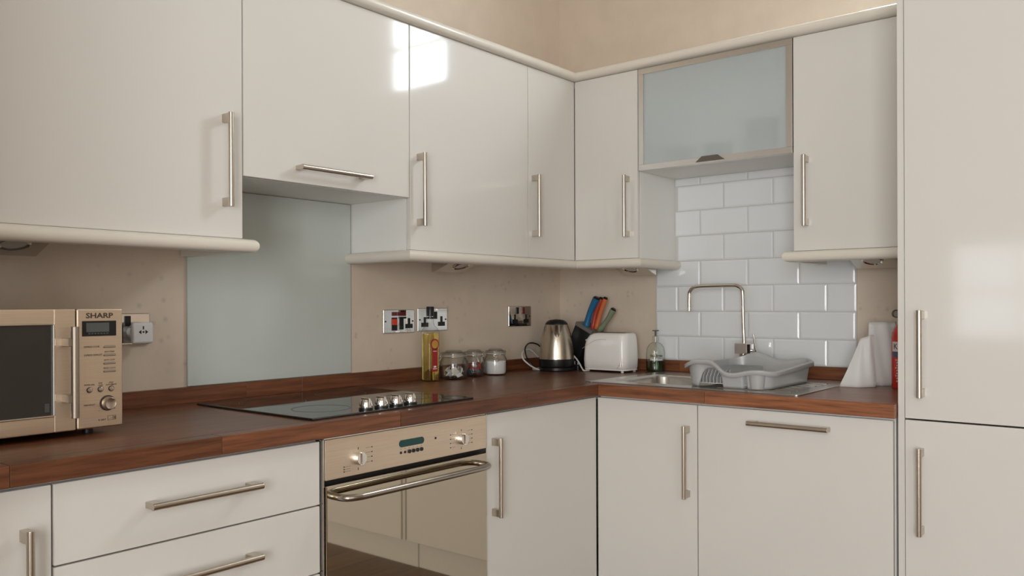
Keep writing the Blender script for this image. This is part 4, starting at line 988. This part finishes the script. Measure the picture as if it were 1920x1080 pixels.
# ------------------------------------------------------------------ folded white paper
def folded_sheet(name, label, loc, rz, bw, tw_, h, bow, lean_, seedv, shift):
    rnd = random.Random(seedv); b = bmesh.new(); nx, nz = 22, 14; sides = []
    for side in (-1, 1):
        g_ = []
        for j in range(nz+1):
            t = j/nz; row_ = []
            for i in range(nx+1):
                s = -1+2*i/nx; half = (bw*(1-t)**1.15+tw_*(1-(1-t)**1.15))/2
                cx = shift*t**0.9
                dpt = bow*(1-s*s)*(1-0.75*t)+0.004*math.sin(s*5+t*4+seedv)*(1-s*s)
                z = h*t*(1-(0.0 if seedv % 2 else -0.04)*s)
                row_.append(b.verts.new((cx+s*half, side*dpt+lean_*t, z)))
            g_.append(row_)
        for j in range(nz):
            for i in range(nx): b.faces.new((g_[j][i], g_[j][i+1], g_[j+1][i+1], g_[j+1][i]))
    bmesh.ops.remove_doubles(b, verts=b.verts[:], dist=0.0004); bmesh.ops.recalc_face_normals(b, faces=b.faces[:])
    o = MB().add(b).build(name, 'paper', angle=60); o.location = loc; o.rotation_euler = (0, 0, rz)
    sm = o.modifiers.new('thick', 'SOLIDIFY'); sm.thickness = 0.0008
    tag(o, label, 'paper'); return o
folded_sheet('paper_sheet', 'shorter folded white paper sheet standing at the end of the sink drainer', (-0.216, -1.389, H+0.0005), R(-62), 0.118, 0.042, 0.166, 0.026, 0.012, 2, 0.032)
folded_sheet('paper_sheet', 'taller folded white paper sheet beside the fire extinguisher', (-0.113, -1.441, H+0.0005), R(-60), 0.102, 0.088, 0.213, 0.022, 0.012, 3, 0.002)

# ------------------------------------------------------------------ fire extinguisher
ex = thing('fire_extinguisher', 'red fire extinguisher half hidden by the tall cabinet', 'fire extinguisher', (-0.165, -1.529, H+0.0003))
er = 0.045
MB().lathe([(0, 0), (er-0.002, 0), (er, 0.003), (er, 0.165), (er*0.95, 0.182), (er*0.75, 0.200), (er*0.42, 0.212), (0.014, 0.218), (0.014, 0.228), (0, 0.228)], 40).build('cylinder', 'extred', ex)
a0 = R(-142)
def band(z0, z1, mat, name):
    b = bmesh.new(); v0 = []; v1 = []
    for i in range(25):
        a = R(130+i*130/24); v0.append(b.verts.new(((er+0.0005)*math.cos(a), (er+0.0005)*math.sin(a), z0))); v1.append(b.verts.new(((er+0.0005)*math.cos(a), (er+0.0005)*math.sin(a), z1)))
    for i in range(24): b.faces.new((v0[i], v0[i+1], v1[i+1], v1[i]))
    bmesh.ops.recalc_face_normals(b, faces=b.faces[:]); return MB().add(b).build(name, mat, ex)
band(0.120, 0.152, P('label_white', (0.70, 0.62, 0.60), 0.5), 'white_label'); band(0.102, 0.120, P('label_blue', (0.07, 0.10, 0.15), 0.5), 'blue_label')
text('brand_print', 'Kidde', 0.026, (0, 0, 0.136), 'print', ex, rot=(0, 0, R(-92)), bend=er+0.0012)
for k in range(9):
    text('instruction_print', 'PULL PIN  AIM  SQUEEZE'[k % 3*4:k % 3*4+12], 0.0085, (0, 0, 0.092-k*0.0085), 'whiteprint', ex, rot=(0, 0, R(-92)), bend=er+0.0008)
MB().cyl((0, 0, 0.226), (0, 0, 0.262), 0.011, seg=18).box(-0.012, 0.05, -0.008, 0.008, 0.258, 0.266, 0.002).box(-0.012, 0.055, -0.008, 0.008, 0.272, 0.279, 0.002).build('valve_head', 'black', ex)
mt = Matrix.Translation((-0.030, 0.026, 0.243)) @ Matrix.Rotation(R(-52), 4, 'Z') @ Matrix.Rotation(R(90), 4, 'X')
gg = MB().lathe([(0, 0), (0.0125, 0), (0.0135, 0.006), (0.0125, 0.010), (0.0100, 0.0102), (0.0100, 0.008), (0, 0.008)], 24, mat=mt).build('gauge', P('gauge_brass', (0.20, 0.15, 0.10), 0.3, 0.8), ex)
MB().lathe([(0, 0.0081), (0.0098, 0.0081), (0.0098, 0.0088), (0, 0.0088)], 24, mat=mt).build('gauge_dial', P('gauge_face', (0.30, 0.28, 0.26), 0.4), gg)
